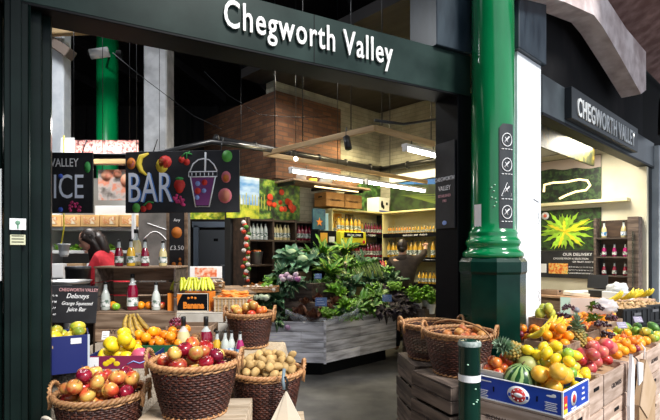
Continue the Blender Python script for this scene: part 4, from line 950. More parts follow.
# ================================================================== VEGETABLE STAND
S=Vector((-.064,6.04,0)); Rr=Vector((.99,7.03,0)); Lf=Vector((-.82,6.13,0))
st=thing('vegetable_stand','big angled vegetable stand with whitewashed board front in mid shop','stand',(0,0,0))
def planks_face(a,b,z0,z1,n,nm):
    d=b-a; L=d.length; rz=math.atan2(d.y,d.x); m=MB(); h=(z1-z0)/n; q=random.Random(int(L*100))
    for i in range(n):
        cuts=[0,L] if i%2 else [0,L*q.uniform(.35,.6),L]
        for k in range(len(cuts)-1): m.box(((cuts[k]+cuts[k+1])/2,.012,z0+h*(i+.5)),(cuts[k+1]-cuts[k]-.004,.024,h-.007),bev=.003)
    o=obj(nm,m,stand_w,st,(a.x,a.y,0),rz); return o
planks_face(S,Rr,.17,.72,4,'front_boards'); planks_face(Lf,S,.17,.70,4,'front_boards'); 
Lb=Lf+V*.62; Rb=Rr+V*1.2; planks_face(Rr,Rb,.17,.72,4,'side_boards'); planks_face(Lb,Lf,.17,.70,4,'side_boards')
obj('corner_post',MB().box((S.x,S.y+.012,.44),(.035,.035,.56),bev=.003),stand_w,st)
def inset(d,z): 
    c=(S+Rb+Lb)/3; return [p.lerp(c,d)+Vector((0,0,z)) for p in (Lf,S,Rr,Rb,Lb)]
def deck(nm,d,z0,z1,mt):
    a=inset(d,z0); b=inset(d,z1); obj(nm,MB().add(a+b,[(4,3,2,1,0),(5,6,7,8,9)]+[(i,(i+1)%5,5+(i+1)%5,5+i) for i in range(5)],smooth=False),mt,st)
deck('plinth',.12,0,.17,black); deck('lower_deck',.03,.55,.66,crate_d); deck('middle_deck',.34,.66,.92,crate_d); deck('upper_deck',.60,.92,1.16,crate_d)
def at(px,py,Y): p=P(px,py,Y); return p
# heads listed by kind, seen column, seen row of their base, distance
V_=[('dark',248,322,6.2),('dark',262,318,6.25),('dark',276,322,6.2),('dark',288,314,6.35),
('lettuce',300,316,6.2),('lettuce',313,320,6.1),('lettuce',306,306,6.4),('lettuce',326,312,6.25),('lettuce',318,303,6.5),('lettuce',336,306,6.4),
('frisee',346,306,6.3),('frisee',341,296,6.6),('sprout_tops',333,292,6.7),('frisee',351,318,6.25),
('greens',358,312,6.4),('greens',364,302,6.6),('greens',372,310,6.55),('dark',380,306,6.7),('greens',376,298,6.8),
('cavolo',388,312,6.65),('cavolo',398,304,6.85),('cavolo',392,298,7.0),('cavolo',408,306,6.9),('cavolo',402,312,6.8),
('kale',352,286,6.9),('kale',366,284,7.1),('greens',340,281,6.9),('chard',330,276,6.9),('chard',342,270,7.2),('greens',322,284,6.8),('dark',312,288,6.7),
('kale',283,276,6.6),('kale',292,286,6.5),('cabbage',302,268,6.8),('cabbage',291,262,6.85),('kale',316,262,7.1),('chard',322,256,7.3),('kale',330,262,7.4),('greens',350,262,7.5),('kale',362,268,7.4),('dark',374,268,7.4),('greens',386,272,7.4),('dark',378,280,7.2),('kale',392,282,7.3),
('sprout_tops',268,292,6.4),('dark',260,300,6.35),('greens',272,284,6.7),('kale',278,300,6.4),('dark',336,252,7.6),('greens',310,254,7.4),('chard',345,254,7.6)]
cnt={}
words={'dark':'dark green spinach bunch','lettuce':'frilly red brown lettuce','frisee':'bright curly green endive','sprout_tops':'light green lettuce','greens':'mid green spring greens','cavolo':'purple black kale bunch','kale':'curly green kale bunch','chard':'yellow ribbed chard bunch','cabbage':'large blue green savoy cabbage'}
def zone(px,py):
    a='left end' if px<282 else 'centre left' if px<322 else 'middle' if px<356 else 'centre right' if px<384 else 'right end'
    b='front row' if py>300 else 'second row' if py>281 else 'third row' if py>265 else 'back row'
    return a,b
for i,(k,px,py,Y) in enumerate(V_):
    p=at(px,py,Y); p.z=max(p.z,.70); a,b=zone(px,py); lab='%s in %s at %s of vegetable stand'%(words[k],b,a)
    g=lab if sum(1 for (k2,x2,y2,_) in V_ if k2==k and zone(x2,y2)==(a,b))>1 else None
    veg(k,p,lab,1+i%3,rnd.uniform(.95,1.15)*(1.15 if k in('kale','chard','cabbage') else 1.),.45,-PI/2+rnd.uniform(-.5,.5),g)

q=random.Random(77)
for i in range(26):
    px=q.uniform(262,405); k=q.choice(['frisee','sprout_tops','parsley','greens','dark','kale']) if px<380 else q.choice(['cavolo','cavolo','parsley'])
    fr_=abs(px-325)/62; Y=6.15+fr_*.35+ (0.0 if i%2 else .5); py=(316-fr_*4) if i%2 else 290
    wd={'parsley':'bright parsley bunch'}; wd.update(words); side='left' if px<300 else 'middle' if px<350 else 'right'
    lab='small %s tucked in at %s %s of stand'%(wd[k],'front' if i%2 else 'centre',side)
    veg(k,P(px,py,Y),lab,1+i%3,.72,.5,-PI/2+q.uniform(-.6,.6),lab)
for i,(px,py,Y,az,el) in enumerate(((342,284,6.8,2.4,.9),(347,286,6.8,2.2,.8),(352,288,6.8,2.0,.75),(337,280,6.9,2.6,.9),(357,286,6.9,1.9,.8),(360,280,7.,1.7,.8),(332,282,6.9,2.8,.9))): leek('long green leek laid in the middle of vegetable stand',at(px,py,Y),az,el,i,'leeks on the vegetable stand',.30)
# pale celery stalks fanning
ce=mat('celery_pale',(.30,.46,.10),.4,col2=(.45,.58,.2),scale=5)
for i in range(5):
    b=at(362+i*5,283-i,7.0+i*.04); t=thing('celery','pale green celery head leaning at centre right of stand','celery',b,0,'celery heads on the stand'); m=MB()
    for k in range(7): a=k*.9; m.tube([(.012*math.cos(a),.012*math.sin(a),0),(.03*math.cos(a)-.05,.02*math.sin(a),.14),(.05*math.cos(a)-.11,.04*math.sin(a)+.02,.25)],[.008,.007,.005],6)
    obj('stalks',m,ce,t); rs=rnd.getstate(); rnd.seed(i); m=MB()
    for k in range(14): m.leaf((-.11+rnd.uniform(-.05,.05),.02+rnd.uniform(-.04,.04),.22+rnd.uniform(0,.05)),rnd.uniform(0,6.3),rnd.uniform(.2,1.3),.06,.04,.8,.008,3)
    rnd.setstate(rs); obj('leaves',m,lf_m,t)
# roots
tur=mat('turnip_skin',(.30,.10,.28),.4,col2=(.72,.62,.70),scale=1.2,rand=.15); tur_me=apple_mesh('turnip',tur,21,.04,.9)
garm=lump_mesh('garlic',mat('garlic_skin',(.62,.56,.50),.6,col2=(.75,.68,.64),scale=3,rand=.15),22,.026,.026,.024,.08)
mushm=MB().lathe([(.0,0),(.010,0),(.011,.02),(.030,.022),(.031,.034),(.020,.046),(0,.05)],12,cap=False).mesh('mushroom',mat('mushroom_skin',(.55,.46,.38),.7,rand=.2,col2=(.68,.6,.5),scale=4))
def scatter(me,nm,label,cat,grp,px0,px1,py,Y,n,r,rows=2,dy=.10,seed=2):
    q=random.Random(seed); pr=[]
    a=P(px0,py,Y); b=P(px1,py,Y)
    for i in range(n):
        best=None
        for _ in range(16):
            x=q.uniform(a.x,b.x); y=Y+q.uniform(-dy,dy); z=a.z
            for (xx,yy,zz) in pr:
                d=(xx-x)**2+(yy-y)**2
                if d<4*r*r: z=max(z,zz+math.sqrt(4*r*r-d))
            if best is None or z<best[2]: best=(x,y,z)
        pr.append(best); o=bpy.data.objects.new(nm,me); COL.objects.link(o); o.location=best; o.rotation_euler=(q.uniform(-.6,.6),q.uniform(-.6,.6),q.uniform(0,6)); tag(o,label,cat,grp)
def wtray(label,px0,px1,py,Y,w=.24,h=.07,mt=wick_l):
    a=P(px0,py,Y); b=P(px1,py,Y); L=b.x-a.x; t=thing('wicker_tray',label,'tray',((a.x+b.x)/2,Y,a.z),0)
    m=MB()
    for k in range(5): m.lathe([(1,-.004+k*h/5),(1.0,.006+k*h/5)],30,cap=False,M=Matrix.Diagonal((L/2,w/2,1))); 
    for k in range(4): m.tube([(L/2*math.cos(x),w/2*math.sin(x),k*h/3.4) for x in [2*PI*j/40 for j in range(40)]],.008,5,closed=True)
    obj('woven_side',m,mt,t); obj('base',MB().lathe([(0,0),(1,0),(1,.006),(0,.006)],30,cap=False,M=Matrix.Diagonal((L/2,w/2,1))),mt,t); return t
scatter(tur_me,'turnip','purple and white turnip heaped at left middle of stand','turnip','turnips on the vegetable stand',281,299,279,6.35,11,.038,dy=.09)
wtray('flat wicker tray of garlic at left back of vegetable stand',243,279,291,6.3,.34); scatter(garm,'garlic_bulb','white garlic bulb in flat wicker tray on stand','garlic','garlic bulbs in the wicker tray',246,276,289,6.3,34,.024,dy=.12)
wtray('round wicker tray of mushrooms beyond the banana carton',201,224,288,5.3,.28); scatter(mushm,'mushroom','pale brown mushroom in round wicker tray','mushroom','mushrooms in the wicker tray',204,221,288,5.3,26,.024,dy=.09)
scatter(garm,'garlic_bulb','pale garlic bulb piled beside the mushroom tray','garlic','garlic bulbs beside the mushroom tray',183,200,290,5.3,16,.026,dy=.09)
fennel=lump_mesh('fennel',mat('fennel_white',(.55,.66,.45),.4,col2=(.72,.78,.62),scale=3),31,.045,.035,.04,.08)
scatter(fennel,'fennel_bulb','pale green fennel bulb in a row left of the stand','fennel','fennel bulbs left of stand',243,268,297,6.15,9,.036,dy=.08)
scatter(tur_me,'turnip','purple turnip under dark greens at left end of stand','turnip','turnips under the dark greens',246,290,327,6.15,7,.036,dy=.05)
for i,(px,py,Y) in enumerate(((343,266,7.2),)):
    o=obj('celeriac',lump_mesh('celeriac',mat('celeriac_skin',(.52,.38,.28),.8,col2=(.66,.52,.42),scale=5,bump=.5),33,.085,.08,.075,.12)); o.location=P(px,py,Y); tag(o,'large pale pink brown celeriac among greens at back of stand','celeriac')
# bench carrying the trays left of the stand
b0=thing('produce_bench','dark wooden bench carrying garlic and mushroom trays behind the left stall','bench',(-1.62,5.65,0),.35)
m=MB()
for k in range(6): m.box((0,-.5+k*.2,1.13),(1.25,.19,.03),bev=.003)
obj('bench_top',m,crate_w,b0)
for sx in(-.58,.58):
    for sy in(-.5,.5): obj('leg',MB().box((sx,sy,.56),(.06,.06,1.1),bev=.004),crate_d,b0)
# chalk cards
for i,(px,py,Y,lab,w) in enumerate(((321,305,6.0,'blue chalked price card in front of red lettuces',.15),(387,301,6.5,'blue chalked price card in front of black kale',.13),(318,279,6.5,'small blue price card above purple turnips',.10))): tagcard(lab,P(px,py,Y),-.1,w,w*.75,mat('card_blue',(.06,.12,.28),.5),.04)
# netting / cellophane sheets at the stand edge
m=MB().grid(lambda u,v:Vector((-.58+u*.95,6.02+abs(u-.45)*.25-.03*math.sin(v*PI),.70+.06*(u-.5)**2*4+v*.10-.05*math.sin(u*PI)+.01*math.sin(u*40))),40,6)
o=obj('plastic_sheet',m,mat('clear_sheet',(.75,.78,.85),.12,alpha=.22,spec=.8)); tag(o,'crumpled clear plastic sheet along front edge of the stand','plastic sheet')
# white pots of parsley at right end
for i,(px,py,Y) in enumerate(((418,303,6.9),(431,304,6.85),(413,297,7.08),(426,297,7.1))):
    p=P(px,py,Y); t=thing('herb_pot',['left front potted parsley at right end of stand','right front potted parsley beside black post','left rear potted parsley at right end of stand','right rear potted parsley beside black post'][i],'plant pot',(p.x,p.y,p.z-.05))
    obj('pot',MB().lathe([(.05,-.09),(.07,.05),(.074,.05),(.068,.04),(0,.03)],20,cap=False),whitep,t); o=obj('foliage',head_meshes('parsley',1+i%2),None,t); o.scale=(1.15,)*3; o.location=(0,0,.03)
t=plankbox('dark crate stand under the parsley pots','' and '' or (.92+.0,7.65,0),AU,.42,.40,.76,crate_d,slats=4,name='wooden_box')
t.location=(1.37,7.02,0)
# red stalks
rh=thing('rhubarb_bundle','bundle of upright red rhubarb stalks with yellow tips behind black kale','rhubarb',P(391,283,7.6))
for i in range(9):
    a=-.5+i*.13; obj('stalk',MB().tube([(i*.012-.05,0,0),(i*.012-.05+math.sin(a)*.12,.02*(i%3),.20),(i*.012-.05+math.sin(a)*.26,.02*(i%3),.36)],[.012,.013,.009],7),[rib_r,rib_r,rib_y][i%3],rh)
# ================================================================== REAR SHELVES
shm=mat('shelf_dark',(.012,.011,.010),.6); lit=mat('shelf_cream_panel',(.72,.62,.26),.6,col2=(.78,.70,.36),scale=2)
promo=mat('promo_yellow',(.78,.72,.03),.5)
def shelf_unit(label,L,side,levels):
    t=thing('shelving_unit',label,'shelves'); 
    m=MB().box((0,-.015,1.16),(L,.03,2.32)); obj('back_panel',m,lit,t)
    obj('cap_board',MB().box((0,-.19,2.325),(L,.38,.03),bev=.003),lit,t)
    for s in(-1,1): obj('side_panel',MB().box((s*(L/2-.012),-.19,1.16),(.024,.36,2.3)),shm if s*side>0 else lit,t)
    for z in levels: obj('shelf',MB().box((0,-.2,z-.015),(L-.05,.34,.03)),shm,t)
    for z in levels[:3]: obj('ticket_strip',MB().box((0,-.375,z-.03),(L-.05,.012,.075)),black,t)
    return t
LV=[1.93,1.50,1.05,.60,.15]
L1=1.55; u1=k1(shelf_unit('rear shelving with cream back and fruit posters, left of room corner',L1,1,LV)); u1.location=tuple(K-U*(L1/2+.10)-V*.0)
L2=1.70; u2=k2(shelf_unit('right hand shelving of juice bottles with long cream top panel',L2,1,LV)); u2.location=tuple(K-V*(L2/2+.38))
text('lettering','JUICES  VINEGARS  CHUTNEY',.05,chalk,u1,(0,-.385,1.885),ext=.001,center=True); text('lettering','apple juice  pear  rhubarb',.05,chalk,u2,(-.1,-.385,1.885),ext=.001,center=True)
chalk_lines(u1,-.6,.6,1.47,1,.05,.03,chalk,-.385,3); chalk_lines(u2,-.6,.6,1.47,1,.05,.03,chalk,-.385,4)
for i,(x,c) in enumerate(((-.60,((.5,.36,.03),(.78,.6,.1))),(-.33,((.6,.25,.02),(.82,.5,.08))),(-.02,((.03,.03,.02),(.3,.18,.05))))):
    t=thing('fruit_poster',('yellow fruit poster at left above the yellow crate','orange fruit poster in middle of the rear shelving','dark berry poster at right of the rear shelving')[i],'poster',tuple(u1.location),AU); obj('print',MB().box((x,-.04,2.17),(.20,.01,.24)),noise_pic('poster_print_%d'%i,[(.4,c[0]),(.6,c[1]),(.7,(.1,.2,.03))],scale=14),t)
sb_me={}
def small_bottle(kind,jm):
    k=(kind,jm.name)
    if k in sb_me: return sb_me[k]
    b=MB().lathe([(0,0),(.033,0),(.036,.01),(.036,.16),(.028,.195),(.013,.225),(.0125,.255)],10,cap=False).lathe([(.0370,.045),(.0370,.12)],10,mi=1,cap=False).mesh('body',[jm,labm])
    c=MB().lathe([(.015,.25),(.015,.275),(0,.276)],8,cap=False).mesh('cap',capb); sb_me[k]=(b,c); return sb_me[k]
def row(unit,x0,x1,z,colors,label,grp,y=-.28,step=.078,sc=1.):
    n=int((x1-x0)/step); Mx=Matrix.Translation(unit.location)@Euler(unit.rotation_euler).to_matrix().to_4x4()
    for i in range(n):
        jm=colors[min(len(colors)-1,int(i/n*len(colors)))]; b,c=small_bottle('s',jm); p=Mx@Vector((x0+(i+.5)*(x1-x0)/n,y+rnd.uniform(-.01,.01),z))
        t=thing('juice_bottle',label,'bottle',p,rnd.uniform(0,6),grp); t.scale=(sc,)*3; obj('body',b,None,t); obj('cap',c,None,t)
row(u1,-.72,-.30,2.00-.07,[j_y],'yellow juice bottle at left of top rear shelf','yellow bottles at left of the top rear shelf',sc=.7)
row(u1,-.18,.10,1.93,[j_y],'yellow juice bottle beside red ones on top rear shelf','yellow bottles in middle of the top rear shelf',sc=.75)
row(u1,.12,.70,1.93,[j_r],'dark red juice bottle on top rear shelf near corner','red bottles on the top rear shelf',sc=.75)
row(u1,-.72,-.38,1.50,[j_g],'pale green juice bottle at left of second rear shelf','green bottles on the second rear shelf')
row(u1,-.36,-.16,1.50,[j_y],'yellow juice bottle on second rear shelf','yellow bottles on the second rear shelf')
row(u1,-.14,.72,1.50,[j_r],'dark red juice bottle on second rear shelf','red bottles on the second rear shelf')
row(u1,-.3,.72,1.05,[j_r,j_y],'juice bottle on third rear shelf behind the greens','bottles on the third rear shelf')
row(u2,-.80,.80,1.93,[j_o,j_y,j_o],'amber juice bottle on top right hand shelf','amber bottles on the top right shelf',sc=.5,step=.06)
row(u2,-.80,.10,1.50,[j_y],'yellow juice bottle left of the reaching person','yellow bottles at left of second right shelf',step=.10,sc=1.12)
row(u2,.15,.80,1.50,[j_y,j_g],'yellow green juice bottle right of the reaching person','bottles at right of second right shelf',step=.10,sc=1.12)
row(u2,-.1,.82,1.05,[j_y],'short yellow juice bottle on third right shelf','bottles on the third right shelf',step=.07,sc=.8)
# yellow promo crate of bottles
pc=thing('promo_crate','bright yellow display crate with black sign holding bottles, left of shelves','crate',tuple(u1.location),AU)
obj('crate_body',MB().box((-.50,-.50,1.83),(.62,.22,.22),bev=.01),promo,pc); obj('black_sign',MB().box((-.50,-.615,1.885),(.46,.008,.09)),black,pc); text('lettering','SPECIAL OFFER',.05,chalk,pc,(-.5,-.622,1.865),ext=.001,center=True); obj('red_badge',MB().lathe([(.03,0),(.03,.004)],14,(-.26,-.617,1.77),M=Matrix.Rotation(PI/2,3,'X')),red_l,pc); obj('black_foot',MB().box((-.50,-.50,1.70),(.62,.22,.04)),black,pc)
obj('post',MB().box((-.5,-.5,.84),(.06,.06,1.68)),black,pc)
row(u1,-.80,-.2,1.94,[j_y],'yellow juice bottle standing in the yellow display crate','bottles in the yellow display crate',y=-.5,step=.1,sc=.9)
# white box with dark pictures on top, brown cartons, bucket
def onunit(u,x,y,z): return u.matrix_world@Vector((x,y,z))
bpy.context.view_layer.update()
p=onunit(u1,.60,-.2,2.342); t=thing('white_box','white printed box with dark pictures on top of rear shelving','box',p,AU+.1); obj('box_body',MB().box((0,0,.14),(.34,.28,.28),bev=.003),white,t)
obj('print',MB().ell((-.08,-.145,.15),.04,.003,.07,12,8).ell((-.03,-.145,.1),.03,.003,.04).box((.177 if False else .08,-.143,.17),(.05,.004,.05)),black,t); obj('blue_band',MB().box((0,-.142,.02),(.34,.003,.03)),cblue,t)
loft=thing('loft_shelf','thin loft shelf with clutter under the fluorescent tubes','shelf',tuple(K),AU)
obj('board',MB().box((-1.75,-.30,2.70),(1.75,.5,.03),bev=.003),crate_w,loft)
for x in(-2.55,-1.8,-1.0): obj('bracket',MB().box((x,-.25,2.66),(.03,.45,.05)),shm,loft)
def lk(x,y,z): q=K+U*x-V*y; return (q.x,q.y,z)
t=thing('white_bucket','white plastic bucket on loft shelf under left tube','bucket',lk(-2.28,.32,2.716)); obj('pail',MB().lathe([(0,0),(.075,0),(.095,.19),(.10,.19),(.09,.185),(.07,.01),(0,.01)],18,cap=False),white,t)
t=thing('yellow_tub','small yellow tub beside the white bucket on loft shelf','tub',lk(-2.05,.34,2.716)); obj('tub',MB().lathe([(0,0),(.06,0),(.07,.07),(.06,.07)],14),yel_l,t)
t=thing('grey_dish','tilted grey dish leaning on loft shelf','dish',lk(-1.72,.3,2.80)); obj('dish',MB().ell((0,0,0),.16,.05,.10,16,8,M=Euler((.2,-.5,.6)).to_matrix()),mat('dull_grey',(.32,.34,.36),.5),t)
t=thing('brown_sack','brown stuffed sack lying on right half of loft shelf','sack',lk(-1.25,.3,2.80)); obj('sack_body',lump_mesh('sack_body',kraft,40,.26,.14,.09,.12,16,10),None,t)
for i,x in enumerate((-1.62,-1.18)):
    t=crate('wooden_case',('left orange brown wooden case under the loft shelf','right orange brown wooden case under the loft shelf')[i],lk(x,.27,2.36),AU,.42,.3,.22,mat('case_wood',(.40,.19,.05),.6,col2=(.52,.27,.08),scale=6,island=.15),2,'ORCHARD',solid=True,cat='case')
o=thing('under_shelf_light','slim warm strip light under the loft shelf','light',lk(-1.65,.5,2.64),AU); obj('tube',MB().tube([(-.5,0,0),(.5,0,0)],.012,8),mat('warm_tube',(1,.75,.4),.4,emit=2.5),o)
# dark bookcase at left under the murals
bc=thing('dark_bookcase','dark wooden bookcase of bottles and produce under the two murals','bookcase'); k1(bc,.0); BL=1.30; bx0=-3.33
for x in (bx0,bx0+.43,bx0+.86,bx0+BL): obj('upright',MB().box((x,-.22,1.05),(.035,.40,2.1),bev=.003),darkwood,bc)
for z in (.12,.6,1.05,1.42,1.78,2.08): obj('shelf',MB().box((bx0+BL/2,-.22,z-.014),(BL,.40,.028),bev=.003),darkwood,bc)
obj('back_panel',MB().box((bx0+BL/2,-.012,1.05),(BL,.02,2.1)),darkwood,bc)
row(bc,bx0+.05,bx0+.40,1.78,[j_w],'clear bottle at left on upper bookcase shelf','clear bottles at left of the upper bookcase shelf',y=-.3,sc=.95,step=.07)
row(bc,bx0+.48,bx0+.83,1.78,[j_c],'cloudy bottle in middle of upper bookcase shelf','cloudy bottles in middle of the upper bookcase shelf',y=-.3,sc=.95,step=.07)
row(bc,bx0+.90,bx0+1.27,1.78,[j_r],'dark bottle at right on upper bookcase shelf','dark bottles at right of the upper bookcase shelf',y=-.3,sc=.95,step=.07)
def bk(x,z,y=.28): q=K+U*(bx0+x)-V*y; return Vector((q.x,q.y,z))
t=thing('galvanised_pail','pale metal pail of red peppers on middle bookcase shelf','pail',bk(.22,1.42)); obj('pail',MB().lathe([(0,0),(.075,0),(.10,.18),(.105,.185),(.09,.18),(0,.15)],18,cap=False),steel,t)
for i in range(5): o=obj('red_pepper',fruit('nectarine'),None); o.location=bk(.22+math.cos(i*1.26)*.045,1.42+.185,.28+math.sin(i*1.26)*.045); tag(o,'small red pepper in the metal pail on bookcase','pepper','peppers in the metal pail')
for i in range(10): 
    o=bpy.data.objects.new('carrot',cm); COL.objects.link(o); o.location=bk(.10+.028*i,1.09+.02*(i%3),.3); o.rotation_euler=(0,.2,i*.7); o.scale=(1.2,)*3; tag(o,'orange carrot on the lower bookcase shelf','carrot','carrots on the bookcase shelf')
veg('kale',bk(.64,1.44,.25),'curly green kale standing in middle bookcase bay',2,.8); veg('cabbage',bk(.64,1.07,.25),'green cabbage on lower bookcase shelf in middle bay',1,.7)
t=thing('cream_sack','small cream printed sack at right of middle bookcase shelf','sack',bk(1.06,1.42)); obj('sack_body',lump_mesh('cream_sack_body',creamp,41,.10,.08,.13,.08,14,10),None,t).location=(0,0,.13)
t=thing('carton_box','brown carton at right of the lower bookcase shelf','box',bk(1.07,1.05)); obj('box_body',MB().box((0,0,.12),(.28,.22,.24),AU and (0,0,AU),bev=.004),kraft,t)
# hanging string of garlic and chillies
hg=thing('garlic_string','hanging string of white garlic and red chillies beside bookcase','garlic string',bk(-.06,2.05,.42))
q=random.Random(3)
for i in range(26):
    k=i%3; obj(('garlic_bulb','red_chilli','bay_leaf')[k],MB().ell((q.uniform(-.05,.05),q.uniform(-.03,.03),-.03-i*.033),.035,.03,.03,8,6),(MATS['garlic_skin'],mat('chilli_red',(.55,.05,.02),.4),lf_m)[k],hg)
obj('cord',MB().tube([(0,0,.05),(0,0,-.9)],.006,5),stemm,hg)
# pale blue post, starfish picture, small black frame
q_=K-U*1.80-V*.05; o=obj('blue_post',MB().box((0,-.3,1.12),(.10,.08,2.24),bev=.004),mat('pale_blue_paint',(.30,.50,.58),.5)); o.location=(q_.x,q_.y,0); o.rotation_euler=(0,0,AU); tag(o,'pale blue square post at left end of the cream shelving','post')
t=thing('starfish_picture','dark blue picture of orange star shape beside pale blue post','picture',tuple(K),AU); obj('print',MB().box((-2.02,-.45,2.13),(.27,.02,.33)),mat('print_navy',(.01,.05,.10),.5,col2=(.03,.12,.15),scale=12),t)
st_=[((.075 if k%2==0 else .03)*math.cos(k*PI/5+.3)-2.02,(.075 if k%2==0 else .03)*math.sin(k*PI/5+.3)+2.08) for k in range(10)]
obj('star',MB().prism(st_[::-1],.004,(0,-.466,0)),mat('star_orange',(.75,.25,.02),.5),t); obj('backing',MB().box((-2.02,-.435,1.1),(.05,.02,2.2)),black,t)
t=thing('till_cabinet','small black cabinet with orange picture below the starfish picture','cabinet',tuple(K),AU); obj('cabinet_body',MB().box((-2.02,-.56,1.80),(.40,.18,.28),bev=.004),black,t); obj('orange_print',MB().box((-2.10,-.655,1.82),(.15,.006,.16)),mat('print_amber',(.70,.35,.03),.5),t); obj('white_print',MB().box((-1.93,-.655,1.80),(.12,.006,.09)),white,t); obj('stand',MB().box((-2.02,-.56,.83),(.3,.14,1.66)),black,t)
# photo banner of yellow fruit above the door
plankbox('small wooden box under the framed peach photo card',(-1.47,5.6,1.147),0,.36,.2,.12,crate_w)
bn=thing('blossom_banner','narrow yellow green blossom banner above the grey storeroom door','banner',(-1.95,7.1,2.16),.12); obj('print',MB().box((0,0,0),(1.35,.02,.13)),noise_pic('blossom_print',[(.4,(.15,.28,.02)),(.55,(.62,.62,.03)),(.7,(.85,.8,.2))],scale=14),bn)
for s in(-1,1): obj('cord',MB().tube([(s*.6,0,.05),(s*.6,0,3.3)],.004,5),blackpl,bn)
# orange crates in front of door
t=thing('citrus_poster','white framed peach photo card propped below the storeroom door','poster',P(206,279,5.6),0); obj('card',MB().box((0,0,.08),(.38,.012,.14),bev=.002),white,t); obj('print',MB().box((0,-.008,.08),(.26,.004,.11)),noise_pic('peach_print',[(.4,(.75,.15,.05)),(.52,(.85,.4,.25)),(.65,(.85,.75,.65))],scale=22),t)
# ================================================================== HANGING BOARDS
hb=obj('hanging_pipe',MB().tube([(-3.1,4.24,2.46),(-1.70,4.24,2.465),(-1.49,4.25,2.50),(-1.08,4.28,2.60),(-.90,4.6,2.64),(-.675,5.3,2.745)],.026,8),blackpl); tag(hb,'bent black pipe the chalk boards hang from','pipe')
def disc_(m,x,z,rx,rz,y,n=14): m.lathe([(1,0),(1,.002)],n,(x,y,z),M=Matrix.Diagonal((rx,1,rz))@Matrix.Rotation(PI/2,3,'X'))
jx0,jw=-2.96,.90
jbd=thing('juice_board','black chalk board reading VALLEY and ICE, hung beside dark left post','board',(-2.07-.9,4.12,1.94))
obj('panel',MB().box((.45,0,.265),(.90,.018,.53),bev=.003),board,jbd)
t_=text('lettering','CHEGWORTH VALLEY',.105,chalk,jbd,(.04,-.012,.405),ext=.001); t_.data.transform(Matrix.Diagonal((.735/max(v.co.x for v in t_.data.vertices),1,1,1)))
t_=text('lettering','JUICE',.30,mat('chalk_ice',(.72,.78,.92),.9),jbd,(.365,-.012,.13),ext=.001); t_.data.transform(Matrix.Diagonal((.455/max(v.co.x for v in t_.data.vertices),1,1,1)))
m=MB(); disc_(m,.855,.40,.028,.05,-.012); obj('painted_pear',m,mat('paint_green',(.05,.35,.08),.6),jbd)
m=MB(); disc_(m,.62,.32,.022,.022,-.012); disc_(m,.62,.03,.022,.022,-.012); obj('painted_blueberries',m,mat('paint_blue',(.05,.12,.6),.6),jbd)
m=MB(); q=random.Random(1)
for i in range(14): disc_(m,.75+q.uniform(-.05,.05),.05+q.uniform(-.03,.05),.012,.012,-.012-.0004*i,8)
obj('painted_raspberry',m,mat('paint_berry',(.65,.04,.18),.6,island=.3),jbd)
for x in(.2,.8): obj('cord',MB().tube([(x,0,.52),(x,.08,.66)],.005,5),blackpl,jbd)
bb2=thing('bar_board','wide black chalk board reading BAR with painted fruit and drink cup','board',(-1.79,4.13,1.94),-.09)
BW=1.02
def bxz(px,py): return ((px-127)/110*BW,(213-py)/60*.535)
obj('panel',MB().box((BW/2,0,.268),(BW,.018,.536),bev=.003),board,bb2)
x,z=bxz(128.5,202); t_=text('lettering','BAR',.37,mat('chalk_bar',(.75,.80,.92),.9),bb2,(x,-.012,z),ext=.001); t_.data.transform(Matrix.Diagonal(((bxz(173,0)[0]-x)/max(v.co.x for v in t_.data.vertices),1,1,1)))
t_=text('lettering_shade','BAR',.37,mat('paint_blue2',(.08,.22,.6),.6),bb2,(x+.012,-.0105,z-.006),ext=.0005); t_.data.transform(Matrix.Diagonal(((bxz(173,0)[0]-x)/max(v.co.x for v in t_.data.vertices),1,1,1)))
def pd(nm,items,mt):
    for i,(px,py,rx,ry) in enumerate(items):
        x,z=bxz(px,py); m=MB(); disc_(m,x,z,rx/110*BW,ry/110*BW,-.0115-.0006*i); obj(nm,m,mt,bb2)
p_red=mat('paint_red',(.62,.03,.02),.6); p_or=mat('paint_orange',(.75,.22,.03),.6); p_gr=MATS['paint_green']; p_pk=mat('paint_pink',(.72,.18,.22),.6); p_pu=mat('paint_purple',(.16,.03,.15),.6); p_ye=mat('paint_yellow',(.80,.60,.05),.6)
pd('painted_grapefruit',[(133,164.5,4.5,5.5)],p_or); pd('painted_grapefruit_heart',[(133,164.5,3,3.6)],p_pk)
m=MB(); pts=[bxz(a,b) for a,b in ((150,155),(143,158),(140.5,165),(143,172),(148,176))]; m.tube([(x,-.014,z) for x,z in pts],[.008,.024,.028,.022,.008],6); o=obj('painted_banana',m,p_ye,bb2)
pd('painted_mango',[(163,167,6,7)],p_ye); pd('painted_mango_blush',[(166,163.5,6.5,6)],p_red)
pd('painted_cherry',[(182,161.5,3,3.2),(187,164,3,3.2),(145,209,3,3),(150.5,206.5,3,3.5)],p_red)
m=MB()
for a in (((182,159),(186,155),(192,156.5)),((187,161),(187,156),(190,154)),((145,206),(150,202),(155,203))): m.tube([(bxz(*k)[0],-.014,bxz(*k)[1]) for k in a],.006,5)
obj('painted_stalks',m,p_gr,bb2)
pd('painted_strawberry',[(180,186,5.5,5.5),(180,189,4,5)],p_red); pd('painted_strawberry_cap',[(180,180,4,1.6)],p_gr)
m=MB()
for i in range(16): x,z=bxz(179.5+q.uniform(-5,5),202+q.uniform(-6,5)); disc_(m,x,z,.014,.014,-.0115-.0003*i,8)
obj('painted_raspberry',m,MATS['paint_berry'],bb2)
pd('painted_lime',[(225.5,159,5,5.5),(138,208,4,4.5)],mat('paint_lime',(.10,.42,.06),.6)); pd('painted_fig',[(224.5,179,4.5,5.5)],p_pk); pd('painted_fig_heart',[(224.5,180,3,3.6)],p_or)
